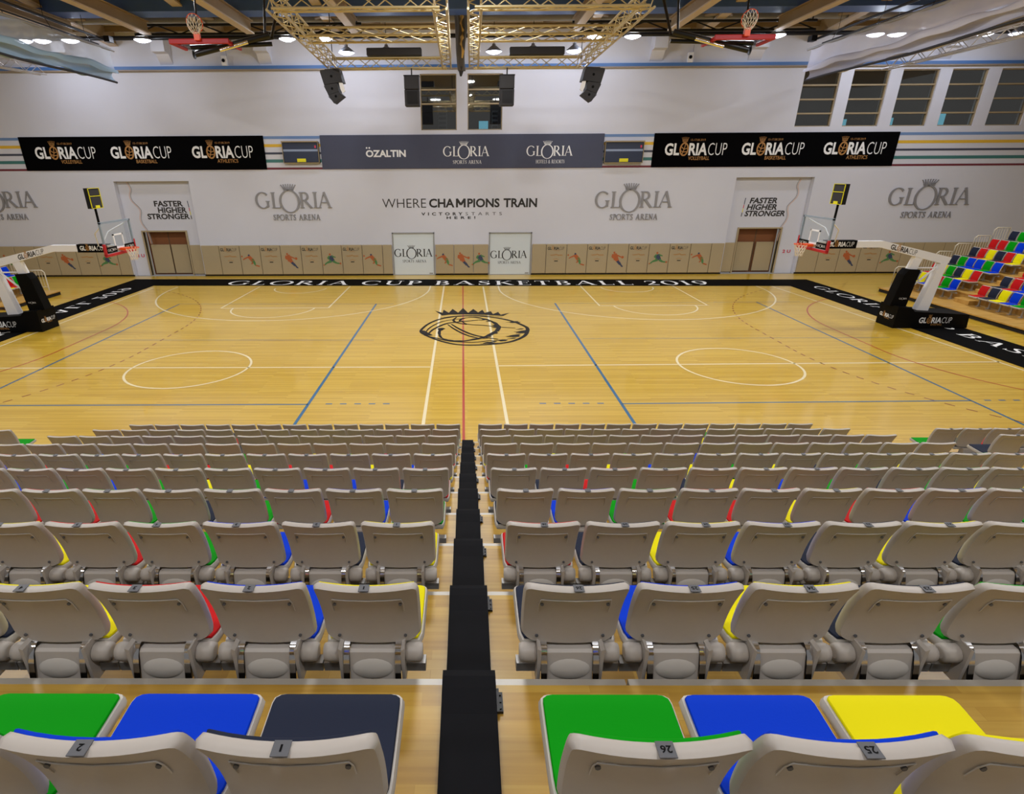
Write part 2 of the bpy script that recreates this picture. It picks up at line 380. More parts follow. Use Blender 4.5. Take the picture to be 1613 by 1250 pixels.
def cup_logo(sub=None, date=True):
    """GL O RIA CUP wordmark: (white, gold)"""
    wht = join(fit(sans('GL', .03), 0, .95, 0, .72), fit(sans('RIA', .03), 1.55, 2.75, 0, .72), fit(sans('CUP', -.012), 2.80, 4.0, 0, .72))
    gold = join(stroke(arcpts(1.24, .36, .25, .36, 0, 360, 20), .09), stroke([(1.05, .5), (1.24, .36), (1.45, .42)], .05), stroke([(1.14, .06), (1.24, .36), (1.3, .68)], .05), stroke([(1.02, .28), (1.2, .2), (1.44, .22)], .05), crown(1.24, .80, .44, .26))
    if sub: gold = join(gold, fit(sans(sub, .012), 1.58, 2.95, -.28, -.06))
    if date: gold = join(gold, fit(sans('15-17.08.2019'), 1.6, 2.55, .84, .96))
    return wht, gold

def put(b, sh, mp, mi=0, depth=None):
    """place a flat shape through mp(u, v, k); k lifts successive faces a hair so they never coincide"""
    if depth is None:
        for n, f in enumerate(sh[1]):
            k = (n % 7) * 0.0004
            b.add([mp(*sh[0][i], k) for i in f], [tuple(range(len(f)))], mi)
    else:
        for n, f in enumerate(sh[1]):
            k = depth + (n % 7) * 0.0004; m = len(f)
            b.add([mp(*sh[0][i], k) for i in f] + [mp(*sh[0][i], 0) for i in f], [tuple(range(m))] + [(i, (i + 1) % m, m + (i + 1) % m, m + i) for i in range(m)], mi)
def on_wall(y): return lambda u, v, k: (u, y - k, v)
def on_floor(z): return lambda u, v, k: (u, v, z + k)

# ------------------------------------------------------------------ the hall shell
YW = 33.16; WT = 0.4
fl = B(); fl.box(-45, 45, -4, YW, -0.2, 0)
floor = struct(fl.build('floor', M_floor))

holes = [(-19.0, -14.95, 0, 5.0), (14.35, 18.5, 0, 5.03), (-2.36, -.52, 7.36, 9.88), (.04, 1.82, 7.36, 9.88)]
rwin = [(16.85 + 2.43 * i, 18.67 + 2.43 * i, 7.42, 9.94) for i in range(6)]
holes += rwin
doors_w = [(-4.17, -1.82, 0, 2.32), (1.22, 3.6, 0, 2.31)]
holes += doors_w
def wall_boxes(b, x0, x1, z0, z1, y0, y1, hs):
    zs = sorted({z0, z1, *[h[2] for h in hs], *[h[3] for h in hs]}); 
    for za, zb in zip(zs, zs[1:]):
        cut = sorted((h[0], h[1]) for h in hs if h[2] <= za + 1e-6 and h[3] >= zb - 1e-6)
        x = x0
        for a, c in cut:
            if a > x: b.box(x, a, y0, y1, za, zb)
            x = max(x, c)
        if x < x1: b.box(x, x1, y0, y1, za, zb)
wb = B(); wall_boxes(wb, -45, 45, 0, 12.2, YW, YW + WT, holes)
wall = struct(wb.build('wall_back', M_wall))
# alcove linings
for i, (a, c, z, t) in enumerate(holes[:2]):
    dz = [(-18.14, -15.74, 0, 2.39), (15.08, 17.4, 0, 2.41)][i]
    ab = B(); wall_boxes(ab, a, c, z, t, YW + .28, YW + .4, [dz])
    struct(ab.build('wall_alcove', M_wall))
    f = B(); w = .07
    f.box(dz[0] - w, dz[0], YW + .2, YW + .5, 0, dz[3] + w); f.box(dz[1], dz[1] + w, YW + .2, YW + .5, 0, dz[3] + w); f.box(dz[0], dz[1], YW + .2, YW + .5, dz[3], dz[3] + w)
    d = struct(B().box(dz[0], dz[1], YW + .62, YW + .7, 0, dz[3]).build('door_%d' % (i + 3), M_doorbrown))
    f.build('door_frame', M_tan, d)
    lf = B(); m = (dz[0] + dz[1]) / 2
    lf.box(m - .02, m + .02, YW + .605, YW + .63, 0, dz[3]); lf.build('door_seam', M_tan_dark, d)
# stripes
for n, z0, z1 in (('blue', 7.0, 7.13), ('yellow', 6.62, 6.76), ('navy', 6.27, 6.37), ('teal', 5.88, 6.03), ('maroon', 5.54, 5.64)):
    struct(B().box(-45, 45, YW - .006, YW + .01, z0, z1).build('trim_stripe', M_stripe[n]))
lb = B(); lb.box(-45, 45, YW - .16, YW + .02, 10.12, 10.26); lb.box(-45, 45, YW - .15, YW + .02, 10.06, 10.12, 1)
struct(lb.build('trim_ledge', [M_ledge, M_ledge_under]))
struct(B().box(-45, -19.0, YW - .02, YW + .02, 0, .08).box(-14.95, -4.2, YW - .02, YW + .02, 0, .08).box(-1.8, 1.2, YW - .02, YW + .02, 0, .08).box(3.62, 14.35, YW - .02, YW + .02, 0, .08).box(18.5, 45, YW - .02, YW + .02, 0, .08).build('baseboard_back', M_dark))
# ceiling
def zc(y): return 11.75 + .085 * (YW - y)
cb = B(); cb.add([(-45, YW + .5, zc(YW + .5)), (45, YW + .5, zc(YW + .5)), (45, 10, zc(10)), (-45, 10, zc(10)), (45, -8, zc(10)), (-45, -8, zc(10))], [(0, 1, 2, 3), (3, 2, 4, 5)])
cb.add([(-45, YW + .5, zc(YW) + .3), (45, YW + .5, zc(YW) + .3), (45, 10, zc(10) + .3), (-45, 10, zc(10) + .3), (45, -8, zc(10) + .3), (-45, -8, zc(10) + .3)], [(0, 1, 2, 3), (3, 2, 4, 5)])
struct(cb.build('ceiling', M_ceil))
for x in (-23.0, -17.4, -11.7, -6.05, 5.6, 11.0, 16.8, 22.4):
    b = B(); y0, y1 = 12, YW + .1
    b.add([(x + dx, y, zc(y) - h) for y in (y0, y1) for dx, h in ((-.14, .02), (.14, .02), (.14, .55), (-.14, .55))], [(0, 1, 5, 4), (1, 2, 6, 5), (2, 3, 7, 6), (3, 0, 4, 7), (0, 1, 2, 3), (4, 5, 6, 7)])
    b.add([(x + dx, y, zc(y) - h) for y in (y0, y1) for dx, h in ((-.2, .55), (.2, .55), (.2, .62), (-.2, .62))], [(0, 1, 5, 4), (1, 2, 6, 5), (2, 3, 7, 6), (3, 0, 4, 7), (0, 1, 2, 3), (4, 5, 6, 7)], 1)
    struct(b.build('roof_beam', [M_beam, M_beam_face]))
    for dx, sgn in ((2.0, 1), (-2.0, -1)):   # slanting struts between the beams
        s_ = B(); s_.tube([(x + .1 * sgn, 29.5, zc(29.5) - .5), (x + dx, 31.8, zc(31.8) - .1)], .07, 6)
        struct(s_.build('roof_strut', M_beam))
for x in (-17.2, -13.9, -9.4, -4.85, 4.7, 8.85, 13.45, 19.6):
    b = B(); b.box(x - .05, x + .05, 16, 29.5, 10.98, 11.38); b.box(x - .17, x + .17, 16, 29.5, 10.93, 10.98, 1); b.box(x - .17, x + .17, 16, 29.5, 11.38, 11.42)
    for y in (19, 24, 29.3): b.box(x - .04, x + .04, y - .04, y + .04, 11.42, zc(y) - .02)
    struct(b.build('trim_hanging_beam', [M_beam, M_beam_face]))
for y in (26.6, 29.4, 30.8, 32.4):
    struct(B().box(-45, 45, y - .06, y + .06, zc(y) - .22, zc(y) - .01).build('roof_purlin', M_beam))

# windows
def window(n, x0, x1, z0, z1, bars, yb=YW):
    pane = B().box(x0, x1, yb + .16, yb + .17, z0, z1)
    o = struct(pane.build('window_%d' % n, M_glass))
    f = B(); w = .045
    f.box(x0, x0 + w, yb + .08, yb + .26, z0, z1); f.box(x1 - w, x1, yb + .08, yb + .26, z0, z1); f.box(x0, x1, yb + .08, yb + .26, z0, z0 + w); f.box(x0, x1, yb + .08, yb + .26, z1 - w, z1)
    f.build('window_frame', M_frame, o)
    for t in bars:
        z = z1 - (z1 - z0) * t
        B().box(x0, x1, yb + .07, yb + .24, z - .04, z + .03).build('glazing_bar', M_frame, o)
for i, h in enumerate(holes[2:4]): window(i + 1, *h, (.27, .52))
for i, h in enumerate(rwin): window(i + 3, *h, (.26, .51, .76))
# rooms behind the windows
for x0, x1 in ((-3.2, 2.8), (15.5, 33)):
    for bx in ((x0, x1, YW + 3.4, YW + 3.5, 6.15, 10.65), (x0, x1, YW + WT, YW + 3.39, 6.12, 6.22), (x0, x1, YW + WT, YW + 3.39, 10.6, 10.7), (x0 - .1, x0, YW + WT, YW + 3.5, 6.15, 10.7), (x1, x1 + .1, YW + WT, YW + 3.5, 6.15, 10.7)):
        struct(B().box(*bx).build('wall_inner_room', M_room))

area_light('room_fill_light', (0, YW + 1.8, 10.5), .6, 14); area_light('room_fill_light', (19, YW + 1.8, 10.5), .6, 14); area_light('room_fill_light', (25, YW + 1.8, 10.5), .6, 14)  # unseen fill lights added to brighten the rooms behind the panes
# white doors with wordmark
for i, (x0, x1, z0, z1) in enumerate(doors_w):
    d = struct(B().box(x0 + .06, x1 - .06, YW + .02, YW + .08, .03, z1 - .06).build('door_%d' % (i + 1), M_doorwhite))
    f = B(); f.box(x0, x0 + .06, YW - .03, YW + .2, 0, z1); f.box(x1 - .06, x1, YW - .03, YW + .2, 0, z1); f.box(x0, x1, YW - .03, YW + .2, z1 - .06, z1)
    f.build('door_frame', M_doorframe, d)
    L_, C_ = gloria_word('SPORTS ARENA')
    b = B(); zz = 1.02 if i == 0 else .92; s_ = .415 if i == 0 else .40
    for sh in (L_, C_): put(b, move(sh, x0 + .1, zz, s_), on_wall(YW + .016))
    b.build('door_lettering', M_blk_let, d)
    B().box(x1 - .32, x1 - .12, YW + .0, YW + .03, .07, .13).build('door_plate', M_doorframe, d)

# ------------------------------------------------------------------ court markings (paint on the floor)
ZL = 0.002
def line(b, x0, y0, x1, y1, w=.05, mi=0, z=ZL):
    put(b, stroke([(x0, y0), (x1, y1)], w), on_floor(z), mi)
def arc(b, cx, cy, r, a0, a1, w=.05, mi=0, n=40, dash=None, z=ZL):
    pts = arcpts(cx, cy, r, r, a0, a1, n)
    if dash:
        for i in range(0, n, 2): put(b, stroke(pts[i:i + 2], w), on_floor(z), mi)
    else: put(b, stroke(pts, w), on_floor(z), mi)
wl = B()
line(wl, -16.0, 16.6, -1.1, 16.6, .07); line(wl, .92, 16.7, 16.4, 16.95, .07)
line(wl, -1.19, 29.9, -1.03, 10.4, .08); line(wl, .82, 29.6, .96, 10.4, .08)
for cx, cy, yb in ((-8.47, 16.56, 29.05), (8.27, 16.7, 29.0)):
    arc(wl, cx, cy, 1.78, 0, 360, .07, n=56)
    arc(wl, cx + (.03 if cx < 0 else -.12), yb, 6.55, 180, 360, .07, n=64)
    for s_ in (-1, 1):
        line(wl, cx + (.03 if cx < 0 else -.12) + s_ * 6.55, yb, cx + (.03 if cx < 0 else -.12) + s_ * 6.55, yb + .8, .07)
        line(wl, cx + .05 + s_ * 2.36 - (.15 if cx > 0 else 0), 24.8 + (.2 if cx > 0 else 0), cx + .08 + s_ * 2.34 - (.2 if cx > 0 else 0), yb + .8, .07)
    fy = 24.8 + (.23 if cx > 0 else 0)
    line(wl, cx - 2.3 - (.1 if cx > 0 else 0), fy, cx + 2.42 - (.1 if cx > 0 else 0), fy, .07)
    arc(wl, cx + .03 - (.1 if cx > 0 else 0), fy, 1.78, 180, 360, .07, n=30)
    arc(wl, cx - (.2 if cx > 0 else 0), yb + .3, 1.3, 180, 360, .07, n=24)
line(wl, -16.15, 29.6, -16.1, 8.0, .07); line(wl, 15.45, 29.4, 16.55, 14, .07)
wl.build('white_court_lines', M_line['white'], floor)
bl = B()
for x, xo in ((-4.1, -13.0), (3.95, 12.95)):
    line(bl, x, 7.3, x * .995, 25.6, .08); line(bl, xo, 6.5, xo, 25.7, .07)
    line(bl, x, 13.6 if False else 13.59, xo, 13.55 if x < 0 else 13.75, .06)
    s_ = 1 if x < 0 else -1
    for k in range(5): line(bl, x + s_ * (.45 + .37 * k), 13.62, x + s_ * (.62 + .37 * k), 13.62, .06)
    for k in range(5): line(bl, xo - s_ * (.35 + .37 * k), 13.62 + .15 * (x > 0), xo - s_ * (.52 + .37 * k), 13.62 + .15 * (x > 0), .06)
bl.build('blue_court_lines', M_line['blue'], floor)
gl = B()
for x, xo in ((-3.3, -13.0), (4.1, 14.9)):
    line(gl, x, 19.63 + (.1 if x > 0 else 0), xo, 19.75, .045); line(gl, x, 25.55, xo, 25.7, .05)
gl.build('grey_court_lines', M_line['grey'], floor)
rl = B(); line(rl, -.22, 30.2, -.06, 8.5, .06)
for s_, gx in ((-1, 19.68), (1, 19.56)):
    for cy, a0, a1 in ((21.2, 90, 180), (18.3, 180, 270)):
        if s_ < 0: a0, a1 = 180 - a0, 180 - a1
        arc(rl, s_ * gx, cy, 5.95, a0, a1, .05, n=24)
        arc(rl, s_ * gx, cy, 8.8, a0, a1, .05, 1, n=61, dash=True)
    line(rl, s_ * (gx - 5.95), 18.3, s_ * (gx - 5.95), 21.2, .05)
    for k in range(5): line(rl, s_ * (gx - 8.8), 18.5 + .55 * k, s_ * (gx - 8.8), 18.78 + .55 * k, .05, 1)
rl.build('red_court_lines', [M_line['red'], M_line['dashred']], floor)
# crowned basketball emblem at mid court
em = B()
E_outer = [(-1.73, 20.77), (-1.62, 21.53), (-1.38, 22.21), (-.99, 22.77), (-.37, 23.14), (.34, 23.2), (1.04, 22.94), (1.71, 22.38), (2.15, 21.61), (2.27, 21.09), (2.09, 20.18), (1.66, 19.5), (1.19, 19.17), (.58, 18.99), (-.01, 18.95), (-.55, 19.14), (-1.08, 19.64), (-1.49, 20.22), (-1.73, 20.77)]
def smooth(pts, n=4, closed=False):
    out = []; m = len(pts)
    for i in range(m - 1):
        p0 = pts[i - 1] if i > 0 else (pts[-2] if closed else pts[0]); p1 = pts[i]; p2 = pts[i + 1]; p3 = pts[i + 2] if i + 2 < m else (pts[1] if closed else pts[-1])
        for k in range(n):
            t = k / n
            out.append(tuple(.5 * (2 * p1[j] + (p2[j] - p0[j]) * t + (2 * p0[j] - 5 * p1[j] + 4 * p2[j] - p3[j]) * t * t + (3 * p1[j] - p0[j] - 3 * p2[j] + p3[j]) * t ** 3) for j in range(len(p1))))
    out.append(pts[-1]); return out
def brush(b, pts, w0, w1, z, closed=False, jag=0.0):
    q = smooth(pts, 5, closed); n = len(q)
    put(b, stroke(q, [w0 + (w1 - w0) * math.sin(PI * i / n) + random.uniform(-jag, jag) for i in range(n)]), on_floor(z))
brush(em, E_outer, .10, .14, .0035, True)
for i in range(26):   # brush bristles along the right edge of the ball
    a = math.radians(random.uniform(-75, 48)); r = random.uniform(.86, 1.0)
    x, y = .27 + 2.0 * r * math.cos(a), 21.07 + 2.1 * r * math.sin(a)
    put(em, stroke([(x - random.uniform(.15, .42), y - .10), (x, y), (x + .10, y + .05)], [.02, .14, .02]), on_floor(.0037 + i * 2e-5))
E_in = [(-.99, 21.2), (-1.03, 20.57), (-.91, 19.86), (-.56, 19.52), (-.19, 19.46), (.17, 19.62), (.61, 19.96), (.97, 20.55), (1.2, 21.3), (1.04, 22.11), (.68, 22.68), (.2, 22.98), (-.22, 22.69), (-.3, 22.2)]
brush(em, E_in, .07, .16, .0043, jag=.04)
for i in range(16):
    a = math.radians(random.uniform(-50, 70)); x, y = .1 + 1.08 * math.cos(a), 21.2 + 1.55 * math.sin(a)
    put(em, stroke([(x - random.uniform(.1, .3), y - .06), (x, y), (x + .06, y + .05)], [.02, .13, .02]), on_floor(.0046 + i * 2e-5))
for k, (pts, w) in enumerate([([(-1.43, 20.34), (-1.31, 20.95), (-1.07, 21.52), (-.76, 21.99), (-.35, 22.19), (.19, 22.4), (.54, 22.54)], .10), ([(-1.55, 20.5), (-1.45, 21.2), (-1.2, 21.9), (-.85, 22.4), (-.2, 22.75)], .06), ([(-.75, 21.79), (-.47, 21.06), (-.08, 20.32), (.36, 19.85), (.73, 19.79)], .08), ([(-.62, 21.85), (-.27, 21.06), (.18, 20.32), (.61, 19.96), (1.09, 19.67)], .10), ([(-.22, 22.4), (-.01, 21.85), (.65, 21.63), (1.31, 21.36), (1.82, 21.23)], .07), ([(-.43, 22.99), (-.55, 22.48), (-.39, 22.06), (-.01, 21.78)], .09), ([(-1.55, 20.2), (-1.1, 19.85), (-.6, 19.45), (.2, 19.3), (.9, 19.55)], .08), ([(-1.66, 20.9), (-1.5, 20.5), (-1.3, 20.2)], .16), ([(-1.1, 22.85), (-.51, 23.17), (.2, 23.28), (.88, 23.19), (1.43, 22.96)], .05), ([(-.98, 20.9), (-1.0, 21.15), (-.86, 21.1)], .2)]):
    brush(em, pts, w * .6, w * 1.2, .0050 + k * .0001)
put(em, poly([(-1.36, 24.14), (-1.03, 23.76), (-1.01, 24.33), (-.77, 23.76), (-.63, 24.49), (-.38, 23.78), (-.18, 24.65), (.04, 23.75), (.26, 24.47), (.46, 23.82), (.65, 24.3), (.73, 23.74), (1.0, 24.02), (1.07, 23.5), (1.3, 23.89), (1.38, 23.38), (1.76, 23.72), (1.48, 23.18), (.7, 23.39), (-.16, 23.47), (-.73, 23.45), (-1.03, 23.27)]), on_floor(.0062))
em.build('crown_ball_emblem', M_ink_floor, floor)
# black floor banners round the court, with lettering
def floor_banner(label, pts, text_a, text_b, w_frac, h, flip):
    o = thing('floor_banner', label, 'floor banner', (pts[0][0], pts[0][1], 0))
    loc = Vector((pts[0][0], pts[0][1], 0))
    b = B(); q = [Vector((x, y, 0)) - loc for x, y in pts]
    b.add([(p.x, p.y, .003) for p in q] + [(p.x, p.y, .009) for p in q], [(0, 1, 2, 3), (4, 5, 6, 7)] + [(i, (i + 1) % 4, 4 + (i + 1) % 4, 4 + i) for i in range(4)])
    b.build('banner_sheet', M_mat, o)
    A, Bp = Vector(text_a) - loc.xy, Vector(text_b) - loc.xy
    d = (Bp - A).normalized(); n = Vector((-d.y, d.x)); L = (Bp - A).length
    x = 0; words = []
    for wd in ('GLORIA', 'CUP', 'BASKETBALL', '2019'):
        sh = move(serif(wd, .16), x, 0); words.append(sh); x = bbox(sh)[1] + .62
    kx = L / (x - .62)
    for sh in words:
        t = B(); put(t, ([(u * kx, v * h) for u, v in sh[0]], sh[1]), lambda u, v, k: (A.x + d.x * u + n.x * v, A.y + d.y * u + n.y * v, .0105 + k))
        t.build('banner_word', M_letter, o)
floor_banner('black floor strip below the far wall lettered with white capitals', [(-18.45, 32.15), (-16.45, 30.2), (16.4, 29.45), (18.2, 31.25)], (-12.7, 30.32), (12.55, 29.80), 1, 1.15, 0)
floor_banner('black lettered floor strip running under the left hoop stand', [(-18.45, 32.15), (-16.45, 30.2), (-16.62, 7), (-18.3, 7)], (-17.7, 8.5), (-17.7, 29.5), 1, -.55, 0)
floor_banner('black lettered floor strip running under the right hoop stand', [(18.2, 31.25), (16.4, 29.45), (16.75, 7), (18.9, 7)], (17.35, 29.2), (17.8, 8.5), 1, .55, 0)

# ------------------------------------------------------------------ far wall: banners, lettering, pads, displays
def cup_banner(label, x0, x1, centres):
    o = thing('hanging_banner', label, 'banner', ((x0 + x1) / 2, YW, 5.55), 0, 'black cup banners on the far wall')
    b = B(); b.box(x0 - (x0 + x1) / 2, x1 - (x0 + x1) / 2, -.045, -.01, 0, 1.61); b.build('banner_cloth', M_banner, o)
    for c, sub in zip(centres, ('VOLLEYBALL', 'BASKETBALL', 'ATHLETICS')):
        w, g = cup_logo(sub); t = B(); s_ = 3.22 / 4.0; u = c - (x0 + x1) / 2 - 1.61
        put(t, move(w, u, .56, s_), on_wall(-.047), 0); put(t, move(g, u, .56, s_), on_wall(-.047), 1)
        t.build('cup_wordmark', [M_letter, M_gold], o)
cup_banner('black banner with three gold and white cup wordmarks, left of the small display boxes', -23.45, -10.62, (-21.15, -17.15, -12.85))
cup_banner('black banner with three gold and white cup wordmarks, below the slanting row of windows', 9.72, 22.35, (11.95, 15.95, 20.2))
o = thing('hanging_banner', 'slate blue banner with three white sponsor names above the wall slogan', 'banner', (-.26, YW, 5.55))
B().box(-7.4, 7.4, -.045, -.01, 0, 1.61).build('banner_cloth', M_slate, o)
t = B(); put(t, fit(sans('OZALTIN', .035), -5.05, -2.95, .56, .90), on_wall(-.047))
for k in (0, 1): put(t, poly(arcpts(-4.99 + .14 * k, 1.0, .045, .045, 0, 330, 8)), on_wall(-.047))
t.build('sponsor_lettering', M_letter, o)
for c, sub in ((-.02 + .0, 'SPORTS ARENA'), (4.35, 'HOTELS & RESORTS')):
    t = B(); L_, C_ = gloria_word(sub); s_ = 2.35 / 5.0
    for sh in (L_, C_): put(t, move(sh, c + .22 - 1.17, .58, s_), on_wall(-.047))
    t.build('sponsor_lettering', M_letter, o)

def wall_logo(x0, x1, z, label):
    o = thing('wall_sign', label, 'wall lettering', ((x0 + x1) / 2, YW, z), 0, 'raised grey wordmarks on the far wall')
    L_, C_ = gloria_word('SPORTS ARENA'); s_ = (x1 - x0) / 5.05; u = -(x1 - x0) / 2
    b = B(); put(b, move(L_, u, 0, s_), on_wall(-.002), depth=.05); b.build('letters', M_greylet, o)
    b = B(); put(b, move(C_, u, 0, s_), on_wall(-.002), depth=.05); b.build('crown', M_greylet, o)
wall_logo(-11.45, -7.4, 3.62, 'raised grey crowned wordmark left of the central slogan')
wall_logo(6.95, 11.05, 3.56, 'raised grey crowned wordmark right of the central slogan')
wall_logo(22.7, 27.0, 3.62, 'raised grey crowned wordmark behind the right stand')
wall_logo(-27.6, -23.5, 3.72, 'raised grey crowned wordmark cut by the left photo edge')
o = thing('wall_slogan', 'black slogan lettering in the middle of the far wall', 'wall lettering', (-.4, YW, 3.0))
for nme, shs in (('slogan_thin', [fit(sans('WHERE', -.008), -4.2, -1.82, .60, 1.06)]), ('slogan_bold', [fit(sans('CHA', .03), -1.66, -.28, .60, 1.06), join(rect(-.20, .605, -.09, 1.055), rect(.22, .605, .33, 1.055), stroke([(-.15, 1.04), (.065, .74)], .12), stroke([(.28, 1.04), (.065, .74)], .12)), fit(sans('PIONS', .03), .42, 2.17, .60, 1.06)]), ('slogan_bold', [fit(sans('TRAIN', .03), 2.38, 4.2, .60, 1.06)]), ('small_line', [fit(sans('VICTORY', .03, 0, 1.9), -2.1, .16, .20, .36), fit(sans('STARTS', -.005, 0, 1.9), .32, 2.3, .20, .36), fit(sans('HERE!', .03, 0, 1.9), -.72, .86, .01, .15)])):
    b = B()
    for sh in shs: put(b, sh, on_wall(-.004))
    b.build(nme, M_blk_let, o)
for xr, lab, s_ in ((-15.45, 'black three line motto in the left wall alcove', 1), (17.35, 'black three line motto in the right wall alcove', -1)):
    o = thing('wall_slogan', lab, 'wall lettering', (xr, YW + .28, 3.05))
    b = B(); y = -.004
    if s_ > 0:
        for w, x0, x1, z in (('FASTER', -1.75, -.15, .66), ('HIGHER', -1.6, -.0, .33), ('STRONGER', -2.25, .1, .0)): put(b, fit(sans(w, .034), x0, x1, z, z + .30), on_wall(y))
    else:
        for w, x0, x1, z in (('FASTER', -1.95, -.45, .66), ('HIGHER', -2.05, -.4, .33), ('STRONGER', -2.1, .1, .0)): put(b, fit(sans(w, .034, .15), x0, x1, z, z + .30), on_wall(y))
    b.build('motto_letters', M_blk_let, o)
    b = B()
    xs = .12 if s_ > 0 else -2.2
    for k, (z0, z1) in enumerate(((.62, .95), (.42, .6), (.22, .4), (.0, .2))): put(b, stroke([(xs + (.07 * (.9 - z0) * s_), z0), (xs + (.07 * (.9 - z1) * s_), z1)], .04), on_wall(y), k)
    b.build('colour_dashes', [MATS['print_blue'], M_redink, M_yellow, M_ink], o)
# wandering hairline ornament in each alcove
for s_, x0, lab in ((1, -18.45, 'peach zigzag line running down the left wall alcove'), (-1, 17.95, 'peach zigzag line running down the right wall alcove')):
    b = B()
    for off, kk in ((0, 0), (.07, 1)):
        pts = [(x0 + s_ * (dx + off), z) for dx, z in ((.0, 4.95), (.12, 4.6), (0, 4.3), (.05, 4.0), (.4, 3.55), (.3, 3.1), (.35, 2.8), (.55, 2.4), (.62, 1.75))]
        put(b, stroke(smooth(pts, 3), .035), on_wall(YW + .275), kk)
    tag(b.build('wall_ornament', [M_peach, M_cabinet]), lab, 'wall ornament')
b = B(); put(b, fit(sans('2 U', .03), -18.78, -18.35, 1.02, 1.2), on_wall(YW + .272)); tag(b.build('wall_mark', M_redink), 'small red marks on the white strip beside the left brown door', 'sign')
b = B(); put(b, fit(sans('2 U', .03), 17.75, 18.2, 1.1, 1.28), on_wall(YW + .272)); tag(b.build('wall_mark', M_redink), 'small red marks on the white strip beside the right brown door', 'sign')

# padded wall panels
def limb(*q): return stroke([(q[0], q[1]), (q[2], q[3])], [q[4] * 1.45, q[5] * 1.45])
def head(x, y, r=.055): return poly(arcpts(x, y, r, r * 1.15, 0, 330, 9))
ATH = {
 'volleyball': [(2, [head(.42, .86)]), (0, [limb(.40, .80, .62, .52, .13, .14), limb(.42, .78, .16, .66, .06, .05), limb(.16, .66, .08, .60, .05, .03), head(.04, .80, .045)]), (1, [limb(.60, .52, .70, .36, .14, .07), limb(.66, .40, .72, .26, .07, .05), limb(.54, .60, .66, .62, .05, .04)]), (0, [limb(.72, .27, .93, .20, .05, .05), limb(.60, .45, .50, .34, .06, .04)])],
 'basketball': [(0, [head(.30, .93), limb(.30, .86, .44, .52, .17, .18), limb(.24, .84, .20, .66, .07, .06), limb(.20, .66, .40, .60, .06, .04), limb(.36, .82, .58, .72, .07, .05), limb(.58, .72, .70, .66, .05, .04), head(.76, .66, .07)]), (0, [limb(.44, .54, .60, .34, .14, .08)]), (2, [limb(.60, .36, .74, .16, .08, .05), limb(.50, .44, .66, .22, .10, .06), limb(.72, .16, .82, .10, .06, .05)])],
 'football': [(0, [head(.40, .90)]), (2, [limb(.42, .82, .48, .56, .17, .18), limb(.48, .58, .50, .48, .2, .2)]), (1, [limb(.38, .80, .26, .68, .07, .05), limb(.26, .68, .38, .58, .05, .04), limb(.50, .80, .70, .72, .06, .04), limb(.46, .50, .20, .40, .11, .07), limb(.20, .40, .08, .28, .06, .05), limb(.54, .50, .74, .38, .10, .07), limb(.74, .38, .90, .36, .06, .05)]), (0, [limb(.08, .28, .0, .26, .05, .04), head(.94, .36, .05)])],
}
pad_mesh = {}
def wall_pad(x0, x1, kind, label, y=YW, shift=0, zt=1.68):
    o = thing('wall_pad', label, 'wall pad', ((x0 + x1) / 2, y, .09), 0, 'tan padded panels along the far wall')
    w = (x1 - x0) / 2 - .012
    B().rbox(-w, w, -.10, -.005, 0, zt - .09, .018).build('panel', M_tan, o)
    if kind == 'logo':
        b = B(); wt, gd = cup_logo('BASKETBALL', False); s_ = .92 / 4
        put(b, move(wt, -.5, 1.28, s_), on_wall(-.102)); put(b, move(gd, -.5, 1.28, s_), on_wall(-.102), 1)
        b.build('printed_logo', [M_ink, M_gold], o); b = B()
        for zz, a, c in ((1.0, -.36, .34), (.97, -.30, .36), (.76, -.16, .16)):
            put(b, stroke([(a, zz), (a * .3, zz + .02), (0, zz + .05), (.1, zz), (c, zz + .01)], .022), on_wall(-.102), 1)
        b.build('printed_lettering', [M_ink, M_gold], o)
        b = B(); put(b, rect(-.10, .65, .10, .70), on_wall(-.102), 0); b.build('printed_block', M_ink, o)
    elif kind:
        b = B(); n = 0
        for slot, shs in ATH[kind]:
            for sh in shs:
                n += 1; put(b, ([(-.52 + u * 1.04, .26 + v * .92) for u, v in sh[0]], sh[1]), on_wall(-.102 - n * .0003), slot)
        b.build('printed_athlete', [M_printorange, M_printgreen, M_printblue], o)
    return o
PR = {'volleyball': 'diving volleyball player', 'basketball': 'orange basketball player', 'football': 'striding green and blue player'}
def pad_run(edges, kinds, where):
    n = 0
    for i, k in enumerate(kinds):
        d = 'plain narrow tan wall pad' if k is None else ('tan wall pad printed with cup wordmark' if k == 'logo' else 'tan pad printed with ' + PR[k])
        wall_pad(edges[i], edges[i + 1], k, '%s, %s %s' % (d, ORD[i], where))
L8 = ['logo', 'volleyball', 'logo', 'basketball', 'logo', 'football', 'logo', 'volleyball']
pad_run([-14.9, -13.9] + [-13.9 + 1.146 * i for i in range(1, 9)] + [-4.2], [None] + L8 + [None], 'between left alcove and white door')
pad_run([-1.78, -.74, .36, 1.19], ['volleyball', 'basketball', 'football'], 'between the white doors')
pad_run([3.63, 4.42] + [4.42 + 1.146 * i for i in range(1, 9)] + [14.3], [None] + L8 + [None], 'right of the white doors')
pad_run([-26.58 + 1.146 * i for i in range(7)] + [-19.04], ['football', None, 'logo', 'basketball', 'logo', 'football', None], 'along the wall behind left hoop')
pad_run([18.9 - .36, 19.6] + [19.6 + 1.146 * i for i in range(1, 9)], [None, 'logo', 'basketball', 'logo', 'football', None, None, None, None], 'along the wall behind right hoop')
